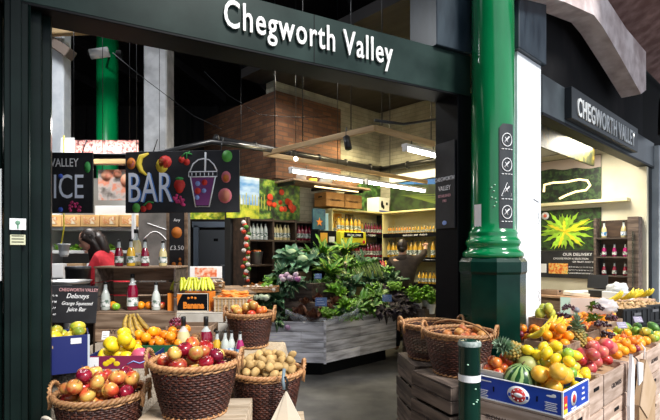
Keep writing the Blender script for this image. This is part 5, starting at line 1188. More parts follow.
pd('painted_citrus',[(223.5,197,6.5,7)],p_pk); pd('painted_citrus_heart',[(223.5,197,5,5.5)],mat('paint_salmon',(.72,.28,.15),.6))
m=MB(); cpts=[bxz(191,178),bxz(213.5,178),bxz(208,206),bxz(196,206)]; m.add([(x,-.0115,z) for x,z in cpts],[(3,2,1,0)],smooth=False); obj('painted_drink',m,p_pu,bb2)
m=MB()
def ln(pts,w=.006): m.tube([(bxz(a,b)[0],-.014,bxz(a,b)[1]) for a,b in pts],w,5)
ln([(190.5,178),(195.5,207.5),(208.5,207.5),(214.5,178)]); ln([(189,178.5),(189,173.5),(216,173.5),(216,178.5),(189,178.5)],.005); ln([(190,173),(193,166),(198,162),(203,161),(208,162),(213,167),(216,173)]); ln([(204.5,173),(205,155)],.009)
for k in range(6): ln([(192+k*4,174.5),(192+k*4,177.5)],.004)
obj('painted_cup_outline',m,chalk,bb2)
pd('painted_cup_berries',[(204,184,2.8,2.8),(197.5,192,3,3)],p_red); pd('painted_cup_blueberries',[(197.5,185,2.4,2.4),(203.5,192,2.2,2.2),(197,198.5,2.2,2.2)],mat('paint_sky',(.25,.35,.7),.6))
for x in(.25,.85): obj('cord',MB().tube([(x,0,.53),(x,.08,.66)],.005,5),blackpl,bb2)
# vertical price board with timber sides
vb=thing('price_blackboard','tall narrow blackboard with painted citrus and price between timber strips','board',(-1.50,4.62,1.26)); obj('panel',MB().box((0,0,.36),(.15,.014,.74),bev=.002),board,vb)
for s in(-1,1): obj('timber_side',MB().box((s*.088,0,.36),(.028,.03,.76),bev=.003),crate_w,vb)
m=MB(); disc_(m,0,.53,.052,.056,-.009); disc_(m,-.03,.22,.022,.022,-.009); disc_(m,.03,.20,.022,.045,-.009); disc_(m,-.03,.15,.022,.022,-.0095); disc_(m,.03,.27,.014,.014,-.009); obj('painted_citrus',m,p_or,vb)
text('lettering','£3.50',.062,chalk,vb,(0,-.009,.36),ext=.001,center=True); text('lettering','Any',.04,chalk,vb,(0,-.009,.64),ext=.001,center=True); text('lettering','PRINT',.03,chalk,vb,(0,-.009,.08),ext=.001,center=True)
obj('back_leg',MB().box((0,.02,-.30),(.2,.02,1.96)),crate_d,vb)
# ================================================================== JUICE BAR BACK
bs=thing('bar_shelving','white juice bar shelving with goods at left behind the boards','shelves',(-3.02,6.2,0)); bw=1.25; whs=mat('shelf_white',(.55,.56,.56),.5,col2=(.62,.63,.62),scale=2)
obj('back_panel',MB().box((0,.2,1.3),(bw,.02,2.6)),mat('bar_back',(.20,.20,.19),.6),bs)
for z in (.9,1.27,1.62,1.92): obj('shelf',MB().box((0,0,z-.02),(bw,.38,.04),bev=.004),whs,bs)
for s in(-1,1): obj('side_panel',MB().box((s*bw/2,0,1.05),(.04,.40,2.1),bev=.004),whs,bs)
obj('top_panel',MB().box((.33,-.02,2.12),(.62,.34,.14),bev=.004),whs,bs)
for i in range(5):
    t=thing('produce_case','%s pale wooden case with printed end on top bar shelf'%('leftmost','second from left','middle','second from right','rightmost')[i],'case',(-3.54+.245*i,6.12,1.922)); obj('case_body',MB().box((0,0,.075),(.235,.28,.15),bev=.004),mat('case_pine',(.62,.36,.13),.6,col2=(.72,.46,.2),scale=5,rand=.15),t); obj('printed_end',MB().box((0,-.142,.08),(.16,.004,.09)),noise_pic('case_print',[(.45,(.7,.45,.2)),(.5,(.6,.2,.05)),(.62,(.8,.7,.5))],scale=18) if i==0 else MATS['case_print'],t)
for i in range(4):
    veg(('sprout_tops','frisee')[i%2],(-3.52+.22*i,6.12,1.62),'green salad head on middle white bar shelf',1+i%3,.75,group='salad heads on the middle bar shelf') if i%2==0 else veg('frisee',(-3.52+.22*i,6.12,1.62),'curly green endive on middle white bar shelf',1,.75,group='curly endives on the middle bar shelf')
for i in range(3):
    t=thing('white_carton','white carton on lower bar shelf, %s'%('left of three','middle of three','right of three')[i],'box',(-3.5+.25*i,6.12,1.272)); obj('box_body',MB().box((0,0,.09),(.2,.25,.18),bev=.004),[white,kraft,white][i],t)
fp=thing('peach_poster','photo panel of pink peaches hanging between the two chalk boards','poster',(-2.48,5.55,2.22)); obj('print',MB().box((0,0,.17),(.50,.012,.36)),noise_pic('peach_panel',[(.36,(.14,.12,.11)),(.47,(.55,.50,.48)),(.55,(.72,.26,.16)),(.66,(.75,.38,.28))],scale=6),fp)
m=MB(); 
for x,z,r in ((.10,.22,.085),(.18,.12,.07),(-.02,.30,.05),(-.15,.28,.06)): disc_(m,x,z,r,r,-.010-.001*x,20)
obj('printed_peaches',m,mat('peach_skin_print',(.75,.25,.16),.5,col2=(.8,.45,.3),scale=9),fp)
for s in(-1,1): obj('cord',MB().tube([(s*.2,0,.34),(s*.2,0,3.2)],.004,5),blackpl,fp)
o=obj('bar_timber',MB().box((-2.50,5.5,2.67),(.62,.08,.10),bev=.006),timber); tag(o,'short timber rail above the peach photo panel','beam')
fp=thing('berry_banner','wide pink fruit photo banner above the juice bar boards','banner',(-2.86,5.9,2.78)); obj('print',MB().box((0,0,.11),(.92,.012,.22)),noise_pic('pink_fruit_print',[(.38,(.12,.05,.05)),(.48,(.72,.28,.26)),(.56,(.8,.55,.5)),(.68,(.45,.1,.1))],scale=20),fp); obj('white_end',MB().box((-.42,-.01,.12),(.17,.008,.26)),white,fp)
for s in(-1,1): obj('cord',MB().tube([(s*.35,0,.2),(s*.35,0,2.7)],.004,5),blackpl,fp)
hp=thing('hanging_pot','white flower pot hanging on yellow cord under the juice board','plant pot',(-2.74,4.85,1.55)); obj('pot',MB().lathe([(.0,0),(.038,0),(.055,.12),(.06,.12),(.06,.135),(.05,.135),(.045,.02)],20,cap=False),whitep,hp); obj('cord',MB().tube([(0,-.05,.13),(0,0,.30),(0,0,1.25)],.007,6),yel_l,hp); obj('soil',MB().lathe([(.05,.118),(.0,.122)],14,cap=False),stemm,hp)
ur=thing('black_urn','tall black round bin on the juice bar counter beside the woman','bin',(-2.62,4.9,1.05)); obj('drum',MB().lathe([(0,0),(.105,0),(.12,.36),(.125,.37),(.125,.39),(.11,.39),(.105,.3),(0,.3)],28,cap=False),blackpl,ur); obj('lid_ring',MB().tube([(.115*math.cos(a),.115*math.sin(a),.395) for a in [k*2*PI/28 for k in range(28)]],.008,6,closed=True),mat('ring_grey',(.08,.09,.11),.3),ur)
bcn=thing('bar_counter','juice bar counter carrying black bin behind the display crate','counter',(-2.62,4.95,0)); obj('counter_top',MB().box((0,-.05,1.03),(1.2,.42,.035),bev=.004),steel,bcn); obj('front_panel',MB().box((0,.0,.5),(1.15,.3,1.0)),darkwood,bcn)
cv=thing('grey_screen','grey painted screen with white curved lines behind the bottles','screen',(-2.02,5.75,1.2)); obj('panel',MB().box((0,0,.40),(.62,.03,1.0)),mat('screen_grey',(.10,.095,.09),.7,col2=(.16,.15,.14),scale=5),cv); m=MB()
m.tube([(-.25+k*.04,-.02,.55+.10*math.sin(k*.45)) for k in range(13)],.006,5); m.tube([(-.2+k*.035,-.02,.75-.012*k) for k in range(13)],.006,5); obj('curved_lines',m,chalk,cv); obj('post',MB().box((0,.03,-.6),(.1,.03,1.2)),blackpl,cv)
mw=thing('pale_post','slim white upright at right end of the juice bar shelving','post',(-2.27,5.45,0)); obj('upright',MB().box((0,0,1.15),(.035,.05,2.3),bev=.003),whitep,mw)
# ================================================================== PEOPLE
skinm=mat('skin',(.55,.30,.21),.5,col2=(.62,.36,.26),scale=6); hairm=mat('hair_dark_brown',(.010,.006,.005),.45,col2=(.03,.016,.012),scale=30,stretch=(3,3,.4))
def skin_mesh(verts,edges,radii,sub=2):
    me=bpy.data.meshes.new('sk'); me.from_pydata([tuple(v) for v in verts],edges,[]); o=bpy.data.objects.new('sk',me); COL.objects.link(o)
    md=o.modifiers.new('s','SKIN'); md.use_smooth_shade=True; ss=o.modifiers.new('u','SUBSURF'); ss.levels=sub; ss.render_levels=sub
    for i,r in enumerate(radii):
        sv=me.skin_vertices[0].data[i]; sv.radius=(r,r) if not isinstance(r,tuple) else r; sv.use_root=(i==0)
    bpy.context.view_layer.update(); e=bpy.data.meshes.new_from_object(o.evaluated_get(bpy.context.evaluated_depsgraph_get())); bpy.data.objects.remove(o)
    return [v.co.copy() for v in e.vertices],[tuple(p.vertices) for p in e.polygons]
def figure(label,loc,J,clothes,hair,face_dir,height=1.0,extra=None):
    """J: joint name -> position; one continuous body, clothes grown over the same joints"""
    t=thing('person',label,'person',loc); names=list(J); ix={n:i for i,n in enumerate(names)}
    bones=[('pelvis','waist'),('waist','chest'),('chest','neck'),('neck','skull'),('chest','sho_l'),('sho_l','elb_l'),('elb_l','wri_l'),('wri_l','palm_l'),('chest','sho_r'),('sho_r','elb_r'),('elb_r','wri_r'),('wri_r','palm_r'),('pelvis','hip_l'),('hip_l','kne_l'),('kne_l','ank_l'),('ank_l','toe_l'),('pelvis','hip_r'),('hip_r','kne_r'),('kne_r','ank_r'),('ank_r','toe_r')]
    rad={'pelvis':.14,'waist':.115,'chest':.135,'neck':.052,'skull':.075,'sho':.06,'elb':.042,'wri':.027,'palm':.036,'hip':.09,'kne':.058,'ank':.04,'toe':.035}
    def rd(n): return rad[n.split('_')[0]]
    vs,fs=skin_mesh([J[n] for n in names],[(ix[a],ix[b]) for a,b in bones],[rd(n)*(.8 if n.split('_')[0] in('pelvis','waist','chest','sho') else 1) for n in names])
    m=MB().add(vs,fs,smooth=True)
    h=Vector(J['skull']); f=Vector(face_dir).normalized(); side=f.cross(Vector((0,0,1))).normalized(); up=side.cross(f).normalized()
    Mh=Matrix((side,f,up)).transposed()
    def w(x,y,z): return h+side*x+f*y+up*z
    def hf(d): return 1+.06*max(0,-d.z)*(1 if d.y>0 else -.6)-.08*abs(d.x)*max(0,-d.z)
    m.ell(w(0,.01,.03),.076,.098,.118,20,14,M=Mh,fn=hf)
    m.ell(w(0,.110,.005),.013,.020,.022,10,6,M=Mh); m.ell(w(0,.104,-.045),.022,.006,.006,8,5,M=Mh,mi=1); m.ell(w(0,.10,-.058),.018,.007,.006,8,5,M=Mh,mi=1); m.ell(w(0,.085,-.08),.024,.022,.018,8,6,M=Mh)
    for s in(-1,1):
        m.ell(w(s*.032,.094,.030),.013,.008,.008,8,5,M=Mh,mi=2); m.ell(w(s*.077,-.005,.015),.010,.020,.030,8,6,M=Mh); m.tube([w(s*.018,.104,.052),w(s*.048,.092,.052)],.004,5,mi=3)
    for sd in('l','r'):
        a=Vector(J['palm_'+sd]); d=(a-Vector(J['wri_'+sd])).normalized(); n=d.cross(Vector((0,0,1)));  n=n.normalized() if n.length>.1 else Vector((1,0,0)); b=n.cross(d)
        for k,L in enumerate((.062,.072,.068,.052)):
            p0=a+n*((k-1.5)*.018)+d*.02; m.tube([p0,p0+d*L*.5+b*.006,p0+d*L*.8-b*.010,p0+d*L-b*.024],[.0095,.009,.008,.006],7)
        p0=a-n*.03-d*.005; m.tube([p0,p0-n*.022+d*.022,p0-n*.024+d*.05],[.011,.010,.008],7)
    obj('body',m,[skinm,mat('lips',(.42,.12,.10),.5),mat('eye_white_dark',(.05,.04,.04),.2),hairm],t)
    for nm,jn,mt,grow in clothes:
        js=[n for n in names if n in jn]; jx={n:i for i,n in enumerate(js)}; e=[(jx[a],jx[b]) for a,b in bones if a in jx and b in jx]
        vs,fs=skin_mesh([J[n] for n in js],e,[rd(n)*grow+.008 for n in js]); obj(nm,MB().add(vs,fs,smooth=True),mt,t)
    hm=MB(); hm.ell(w(0,-.018,.055),.088,.108,.105,18,12,M=Mh,fn=lambda d:1+.02*math.sin(9*d.x)+.02*math.sin(7*d.z))
    for pts,r in hair:
        s0=w(*pts[0]); hm.tube([s0]+[s0+Vector(p) for p in pts[1:]],r,8)
    obj('hair',hm,hairm,t); return t
redm=mat('red_jumper',(.42,.008,.02),.8,col2=(.52,.015,.03),scale=20); dkb=mat('dark_brown_shirt',(.022,.013,.010),.8,col2=(.04,.026,.02),scale=15); jean=mat('dark_trousers',(.01,.012,.02),.8)
J={'pelvis':(.22,.0,.98),'waist':(.18,0,1.14),'chest':(.08,0,1.40),'neck':(-.03,0,1.54),'skull':(-.12,-.02,1.66),'sho_l':(.03,-.17,1.46),'elb_l':(-.06,-.20,1.22),'wri_l':(-.28,-.16,1.15),'palm_l':(-.36,-.14,1.14),'sho_r':(.05,.17,1.46),'elb_r':(-.04,.20,1.22),'wri_r':(-.26,.16,1.15),'palm_r':(-.34,.15,1.14),'hip_l':(.22,-.09,.92),'kne_l':(.18,-.09,.50),'ank_l':(.22,-.09,.09),'toe_l':(.08,-.10,.04),'hip_r':(.22,.09,.92),'kne_r':(.18,.10,.50),'ank_r':(.24,.10,.09),'toe_r':(.10,.11,.04)}
hr=[([(s*.045,-.05+.03*k,.08),(.02+.025*k,-.03*s,-.06),(.01+.05*k,-.045*s,-.17),(.0+.06*k,-.05*s,-.30)],[.045,.05,.045,.014]) for s in(-1,1) for k in range(4)]+[([(0,-.08,.06),(.05,0,-.06),(.10,0,-.18),(.12,0,-.30)],[.06,.075,.06,.02])]
figure('person with long dark hair and red jumper bending over behind black bin',(-2.56,5.30,.05),J,[('jumper',{'pelvis','waist','chest','neck','sho_l','elb_l','wri_l','sho_r','elb_r','wri_r'},redm,1.28),('trousers',{'pelvis','hip_l','kne_l','ank_l','hip_r','kne_r','ank_r'},jean,1.12)],hr,(-.86,-.30,-.40))
J={'pelvis':(0,0,.96),'waist':(0,.01,1.12),'chest':(.0,.02,1.38),'neck':(-.01,.03,1.53),'skull':(-.02,.05,1.63),'sho_l':(-.19,.02,1.44),'elb_l':(-.26,.10,1.20),'wri_l':(-.16,.30,1.22),'palm_l':(-.13,.38,1.23),'sho_r':(.18,.02,1.45),'elb_r':(.30,.05,1.50),'wri_r':(.38,.20,1.62),'palm_r':(.40,.26,1.68),'hip_l':(-.10,0,.90),'kne_l':(-.11,.02,.49),'ank_l':(-.11,-.02,.08),'toe_l':(-.12,.12,.04),'hip_r':(.10,0,.90),'kne_r':(.11,.03,.49),'ank_r':(.11,-.02,.08),'toe_r':(.12,.12,.04)}
figure('person in dark brown shirt seen from behind, reaching to the juice shelves',(1.17,7.45,.02),J,[('shirt',{'pelvis','waist','chest','neck','sho_l','elb_l','wri_l','sho_r','elb_r','wri_r'},dkb,1.3),('trousers',{'pelvis','hip_l','kne_l','ank_l','hip_r','kne_r','ank_r'},jean,1.12)],[([(0,-.06,.03),(0,-.07,-.05)],[.06,.04])],(.25,.95,.1))
_p=[o for o in bpy.data.objects if o.name.startswith('person') and o.location.y>7][0]; obj('shirt_collar',MB().ell((-.008,.012,1.475),.135,.085,.075,16,10),dkb,_p)
# ================================================================== RIGHT STALL
bo=thing('bollard','dark green round bollard with white band in front of the crates','bollard',(.77,2.6,0))
obj('post',MB().lathe([(.075,0),(.075,.03),(.060,.05),(.059,1.075),(.062,1.08),(.062,1.10),(.055,1.112),(.0,1.116)],28),pedgreen,bo)
obj('white_band',MB().lathe([(.0605,.893),(.0605,.93)],28,cap=False),white,bo); obj('worn_rim',MB().lathe([(.0625,1.085),(.0628,1.10),(.056,1.113)],28,cap=False),mat('worn_grey_green',(.16,.22,.20),.6,col2=(.4,.45,.42),scale=40),bo)
m=MB()
for a,z in ((-1.3,.86),(-1.1,.80),(-1.5,.78),(-1.2,.79),(-2,.99)): m.ell((.060*math.cos(a),.060*math.sin(a),z),.006,.006,.004,7,5)
obj('paint_chips',m,MATS['spot_pale'],bo)
# stacks below the two big baskets
wtx=['GROVE','BRAMLEY','ORCHARD','ORCHARD']
def stack(x,y,rz,L,W,H,n,mt,lab,txts=None,slats=2):
    for k in range(n):
        pos=('bottom','second from bottom','third from bottom','topmost','topmost')[k] if k<n-1 else 'topmost'
        crate('wooden_crate','%s crate of %s'%(pos,lab),(x+rnd.uniform(-.008,.008),y+rnd.uniform(-.008,.008),k*(H+.004)),rz+rnd.uniform(-.02,.02),L,W,H-.013,mt,slats,(txts[k%len(txts)] if txts else None),solid=(k==n-1),txtm=inkm)
stack(.835,3.275,R(-68),.46,.34,.183,4,crate_d,'the dark stack under the nearer empty looking basket',['MILL FARM','ORCHARD','COX BRAMLEY','WINDSOR'])
stack(.83,3.86,R(-83),.50,.44,.180,4,crate_d,'the stack under the rear big basket',None)
BA=basket('large empty wicker basket on crates in front of green pedestal',(.834,3.88,.735),.245,.175,.27,.2,liner=.05)
BB=basket('large wicker basket of brown apples behind the bollard',(.915,3.345,.742),.235,.165,.285,-.5,liner=.185)
obj('long_hoop',MB().tube([(.24*math.cos(a)*1.0+.0,.20*math.cos(a)*-.6,.27+.10*math.sin(a)) for a in [k*PI/14 for k in range(15)]],.007,6),wick_l,BB)
rus=apple_mesh('russet',mat('russet_skin',(.42,.20,.05),.5,col2=(.50,.10,.04),scale=1.4,rand=.25),51,.036); FR['russet']=rus; RAD['russet']=.035; NAME['russet']='apple'
pile([('russet',1)],24,disc(.925,3.34,.20),lambda x,y:.742+.19,{'russet':'brown orange apple in basket behind the bollard'},'brown apples in the basket behind the bollard',seed=12,cost=lambda x,y:-.3*x)
# --- blue carton stack
B0=Vector((1.235,2.5,0))
def G(u,v,z=0.): p=B0+U*u+V*v; return Vector((p.x,p.y,z))
ZB=.715
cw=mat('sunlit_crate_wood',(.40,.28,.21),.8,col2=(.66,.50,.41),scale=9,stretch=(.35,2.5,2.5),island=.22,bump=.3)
for k in range(4):
    crate('wooden_crate',('bottom','second','third','top stencilled')[k]+' crate under the blue fruit carton',tuple(G(.195,.25,k*.178)),AU-PI/2,.52,.385,.172-.0,crate_w if k<3 else cw,2,('IRON WINDMILL NEW' if k==3 else None),solid=(k==3),txtm=inkm)
ZB=3*.178+.172+.014
bc_=thing('blue_carton','bright blue printed fruit carton with round red and white emblem','carton',tuple(G(0,.50,ZB)),AU-PI/2)   # local x: left to right along its front, local y: away
Lb_,Wb_,Hb_=.50,.385,.135
obj('front_side',MB().box((Lb_/2,.004,Hb_/2),(Lb_,.007,Hb_),bev=.0015),cblue,bc_); obj('back_side',MB().box((Lb_/2,Wb_-.004,Hb_/2),(Lb_,.007,Hb_),bev=.0015),cblue,bc_)
for x in(.0035,Lb_-.0035): obj('end_side',MB().box((x,Wb_/2,Hb_/2),(.007,Wb_-.015,Hb_),bev=.0015),cblue,bc_)
obj('bottom',MB().box((Lb_/2,Wb_/2,.004),(Lb_-.02,Wb_-.02,.007)),kraft,bc_)
m=MB(); disc_(m,.26,.068,.064,.050,-.002,28); obj('emblem_oval',m,white,bc_)
ed_=MB(); disc_(ed_,.26,.068,.042,.040,-.0035,24); eo_=[c for c in bc_.children if c.name.startswith('emblem_oval')][0]; obj('emblem_disc',ed_,red_l,eo_)
m=MB(); disc_(m,.26,.068,.026,.012,-.005,16)
for k in range(8): a=k*PI/4; disc_(m,.26+.034*math.cos(a),.068+.032*math.sin(a),.004,.004,-.005,8)
obj('emblem_marks',m,white,eo_)
m=MB()
for s in(-1,1): m.box((.26+s*.052,-.0045,.062),(.014,.002,.018))
obj('emblem_sides',m,cblue,bc_)
m=MB(); m.ell((.44,-.001,.100),.026,.001,.006).ell((.455,-.001,.106),.012,.001,.008)
for i in range(5): m.box((.44,-.001,.064-i*.010),(.065-.01*(i%2),.002,.004)); m.box((.045,-.001,.052-i*.010),(.06-.012*(i%3),.002,.004))
m.box((.05,-.001,.11),(.09,.002,.006)); obj('printed_text',m,white,bc_)
for x in(.11,.365): obj('hand_hole',MB().box((x,-.001,.07),(.008,.003,.03),bev=.001),black,bc_)
obj('white_edge',MB().box((Lb_/2,.002,.004),(Lb_,.008,.008)).box((Lb_,-.0,Hb_/2),(.008,.008,Hb_)).box((Lb_,Wb_/2,.004),(.008,Wb_,.008)).box((Lb_,Wb_,Hb_/2),(.008,.008,Hb_)).box((Lb_/2,.002,Hb_),(Lb_,.010,.004)).box((Lb_,Wb_/2,Hb_),(.010,Wb_,.004)),white,bc_)
obj('end_patch_red',MB().box((Lb_+.0015,.035,.07),(.003,.045,.07)),red_l,bc_); obj('end_patch_yellow',MB().box((Lb_+.0025,.035,.025),(.003,.045,.025)).box((Lb_+.0025,.035,.06),(.003,.03,.012)),yel_l,bc_)
m=MB().lathe([(.040,0),(.040,.002)],20,(Lb_+.001,.155,.07),M=Matrix.Rotation(PI/2,3,'Y')); 
for i in range(3): obj('printed_line',MB().box((Lb_+.0015,.30,.04+i*.03),(.002,.05-.01*i,.010)),white,bc_)
m.box((Lb_+.0015,.155,.018),(.002,.07,.008)); obj('end_print',m,white,bc_); obj('end_emblem',MB().lathe([(.024,0),(.024,.002)],16,(Lb_+.0025,.155,.07),M=Matrix.Rotation(PI/2,3,'Y')),red_l,bc_)
def GB(x,y): return G(y,.50-x)      # carton local -> world
uu=(-V.x,-V.y); vv=(U.x,U.y); o0=G(0,.50)
# punnet tray of nectarines at the left end
pt=thing('card_punnet','cream cardboard punnet of red nectarines at left end of blue carton','punnet',tuple(G(.19,.43,ZB+.03)),AU-PI/2)
for c_,d_ in (((0,-.15,.08),(.16,.005,.11)),((0,.15,.08),(.16,.005,.11)),((-.08,0,.08),(.005,.3,.15)),((.08,0,.06),(.005,.3,.08)),((0,0,.02),(.16,.3,.006))): obj('card_side',MB().box(c_,d_,bev=.001),creamp,pt)
prev=[]
pile([('nectarine',1)],16,rect((G(.19,.43).x,G(.19,.43).y),uu,vv,-.073,.073,-.14,.14),lambda x,y:ZB+.075,{'nectarine':'red and orange nectarine in cream card punnet'},'nectarines in the card punnet',seed=14,prev=prev)
# watermelon
stripe=bpy.data.materials.new('watermelon_rind'); stripe.use_nodes=True; nt=stripe.node_tree; Nn=nt.nodes; Ln=nt.links; b_=Nn['Principled BSDF']; b_.inputs['Roughness'].default_value=.3
tc=Nn.new('ShaderNodeTexCoord'); gd=Nn.new('ShaderNodeTexGradient'); gd.gradient_type='RADIAL'; no=Nn.new('ShaderNodeTexNoise'); no.inputs['Scale'].default_value=22; no.inputs['Detail'].default_value=4
ml=Nn.new('ShaderNodeMath'); ml.operation='MULTIPLY_ADD'; ml.inputs[1].default_value=11*2*PI; m2=Nn.new('ShaderNodeMath'); m2.operation='MULTIPLY'; m2.inputs[1].default_value=3.2; sn=Nn.new('ShaderNodeMath'); sn.operation='SINE'
Ln.new(tc.outputs['Object'],gd.inputs[0]); Ln.new(tc.outputs['Object'],no.inputs['Vector']); Ln.new(no.outputs['Fac'],m2.inputs[0]); Ln.new(gd.outputs['Fac'],ml.inputs[0]); Ln.new(m2.outputs[0],ml.inputs[2]); Ln.new(ml.outputs[0],sn.inputs[0])
cr=Nn.new('ShaderNodeValToRGB'); cr.color_ramp.elements[0].position=.35; cr.color_ramp.elements[0].color=(.30,.45,.16,1); cr.color_ramp.elements[1].position=.55; cr.color_ramp.elements[1].color=(.008,.06,.012,1); mr3=Nn.new('ShaderNodeMapRange'); mr3.inputs['From Min'].default_value=-1; Ln.new(sn.outputs[0],mr3.inputs['Value']); Ln.new(mr3.outputs[0],cr.inputs[0]); Ln.new(cr.outputs[0],b_.inputs['Base Color'])
wm=thing('watermelon','dark and light green striped watermelon in the blue carton','watermelon',tuple(G(.095,.275,ZB+.125))); wm.rotation_euler=(.25,-.1,.4); obj('rind',MB().ell((0,0,0),.094,.094,.102,28,18),stripe,wm); obj('stalk',MB().tube([(0,0,.095),(.008,0,.115),(.02,0,.12)],.004,6),stemm,wm)
prev.append((G(.10,.265).x,G(.10,.265).y,ZB+.11,.09))
o=obj('melon',lump_mesh('melon',mat('melon_olive',(.25,.28,.08),.45,col2=(.40,.40,.14),scale=3),52,.062,.055,.052,.03,16,10)); o.location=G(.20,.28,ZB+.20); tag(o,'round olive green melon resting behind the striped watermelon','melon'); prev.append((o.location.x,o.location.y,o.location.z,.056))
LBX={'big_orange':'large glossy grapefruit at front right of blue carton','orange':'orange in the blue carton beside the grapefruit','yellow':'yellow lemon heaped in back of blue carton','lime':'green lime heaped behind the watermelon','avocado':'dark green avocado among lemons of blue carton','mango':'yellow green mango among lemons of blue carton','pomegranate':'pink pomegranate in crate right of blue carton'}
GBX={k:v.replace(' in ',' , ').split(' , ')[0]+'s of the blue carton' for k,v in LBX.items()}
pile([('big_orange',4),('orange',1)],8,rect((o0.x,o0.y),uu,vv,.26,.495,.005,.24),lambda x,y:ZB+.02,LBX,{'big_orange':'grapefruit in the blue carton','orange':'oranges in the blue carton'},seed=15,prev=prev)
pile([('yellow',6),('lime',2),('avocado',1),('mango',3)],32,rect((o0.x,o0.y),uu,vv,.17,.495,.17,.38),lambda x,y:ZB+.02,LBX,{'yellow':'lemons in the blue carton','lime':'limes in the blue carton','avocado':'avocados in the blue carton','mango':'mangoes in the blue carton'},seed=16,prev=prev)
# --- front row crates running right
xs=[(.392,.66),(.675,1.17),(1.19,1.66),(1.68,2.16),(2.18,2.68)]; TC=.845
names5=['narrow','wide','third','fourth','far right']
for i,(a,b) in enumerate(xs):
    n=4; H=(TC-.012)/n
    for k in range(n):
        crate('wooden_crate','%s crate of the %s stack right of blue carton'%(('bottom','second','third','top')[k],names5[i]),tuple(G((a+b)/2,.20,k*H)),AU,b-a-.006,.40,H-.005,cw,1 if k==3 else 2,'GROWERS' if (k==3 and i in(1,3)) else None,solid=False,txtm=inkm,fhole=(k!=3 or i not in(1,3)))
def slab(label,u0,u1,v0,v1,z0,z1,mt=crate_w):
    a=[G(u0,v0,z0),G(u1,v0,z0),G(u1,v1,z1),G(u0,v1,z1)]; o=obj('sloping_tray',MB().add(a+[p-Vector((0,0,.02)) for p in a],[(0,1,2,3),(7,6,5,4),(0,4,5,1),(1,5,6,2),(2,6,7,3),(3,7,4,0)],smooth=False),mt); return tag(o,label,'tray')
slab('sloping board under pomegranates behind the front crates',.40,1.17,.02,.385,.775,.80,kraft); slab('sloping board under oranges in the right hand crates',1.20,2.66,.02,.385,.775,.82,kraft)
# back tier crates
for i,(a,b,z) in enumerate(((1.02,1.48,.88),(1.50,1.98,.92),(2.0,2.66,.95))):
    crate('wooden_crate','raised back crate, %s of three, under the mixed fruit'%('left','middle','right')[i],tuple(G((a+b)/2,.60,0)),AU,b-a,.36,z,crate_w,5)
    slab('sloping board in %s raised back crate'%('left','middle','right')[i],a+.02,b-.02,.44,.77,z-.05,z,kraft)
bcr=crate('banana_crate','brown wooden crate of bananas and oranges with round handle hole',tuple(G(.78,.36,.0)),AU-PI/2,.29,.24,.985,crate_w,8,None)
obj('hand_hole',MB().box((.0,-.122,.925),(.11,.006,.04),bev=.003),black,bcr); slab('board inside the brown banana crate',.67,.89,.23,.49,.90,.93,kraft)
pile([('orange',1)],10,rect((G(.78,.36).x,G(.78,.36).y),uu,vv,-.05,.135,-.11,.11),lambda x,y:.935,{'orange':'orange in the brown wooden banana crate'},'oranges in the banana crate',seed=17)
banana_bunch('yellow banana bunch at left of the brown wooden crate',tuple(G(.72,.48,.985)),6,AU-PI/2+.2,ba_m,.17,1.2); banana_bunch('second yellow banana bunch behind the first on brown crate',tuple(G(.80,.42,1.03)),5,AU-PI/2+.9,ba_m,.16,1.0)
prev=[]
# pineapples
pin=mat('pineapple_skin',(.40,.26,.05),.6,col2=(.12,.14,.04),scale=30,lo=.45,hi=.55); crn=mat('pineapple_crown',(.14,.24,.13),.5,col2=(.32,.44,.30),scale=12,island=.3)
pm=MB()
for k in range(11):
    z=.012+k*.0165; rr=.052*math.sin(PI*min(1,(k+2.1)/14.2))**.5
    for j in range(11): a=2*PI*(j+.5*(k%2))/11; pm.ell((rr*math.cos(a),rr*math.sin(a),z),.0155,.0155,.012,6,4)
pm.lathe([(.03,0),(.046,.03),(.051,.09),(.046,.15),(.03,.185)],14); pmesh=pm.mesh('skin',pin)
rs=rnd.getstate(); rnd.seed(8); cm2=MB()
for i in range(34): cm2.leaf((0,0,.18+.0012*i),i*2.4,.45+.034*i,.065+.001*i,.018,.5,.0005,5,cup=.8)
cmesh=cm2.mesh('crown',crn); rnd.setstate(rs)
def pineapple(label,loc,rot): t=thing('pineapple',label,'pineapple',loc,rot=rot); obj('skin',pmesh,None,t); obj('crown',cmesh,None,t); return t
pineapple('pineapple standing upright beside the brown banana crate',tuple(G(1.0,.27,.86)),(.05,-.08,.4)); prev+= [(G(1.0,.27).x,G(1.0,.27).y,.835+k*.05,.06) for k in range(4)]
pineapple('pineapple lying at back of blue carton, spiky crown towards bollard',tuple(G(.32,.36,ZB+.22)),(.25,-1.15,.35))
LR={'pomegranate':'red pink pomegranate in crate right of blue carton','yellow':'yellow lemon beside the pomegranates','orange':'orange on the right hand sloping display','apricot':'small apricot on the right hand display','plum':'dark plum on the right hand display','lime':'green lime at far right of display','avocado':'avocado at far right end of display','mango':'mango at far right end of display','red_apple':'red apple on the right hand display'}
GR={k:v.split(' ')[-1] and ('%ss '%NAME.get(k,k).replace('_',' '))+' '.join(v.split(' ')[-4:]) for k,v in LR.items()}
pr2=prev
pile([('yellow',1)],14,rect((G(0,0).x,G(0,0).y),vv,(V.x,V.y),.40,.66,.03,.38),lambda x,y:.80,LR,GR,seed=18,prev=pr2)
pile([('pomegranate',4),('red_apple',1)],15,rect((G(0,0).x,G(0,0).y),vv,(V.x,V.y),.64,1.16,.03,.22),lambda x,y:.80,LR,GR,seed=19,prev=pr2)
pile([('orange',5),('apricot',2),('plum',1)],62,rect((G(0,0).x,G(0,0).y),vv,(V.x,V.y),1.20,2.1,.03,.38),lambda x,y:.82,LR,GR,seed=20,prev=pr2)
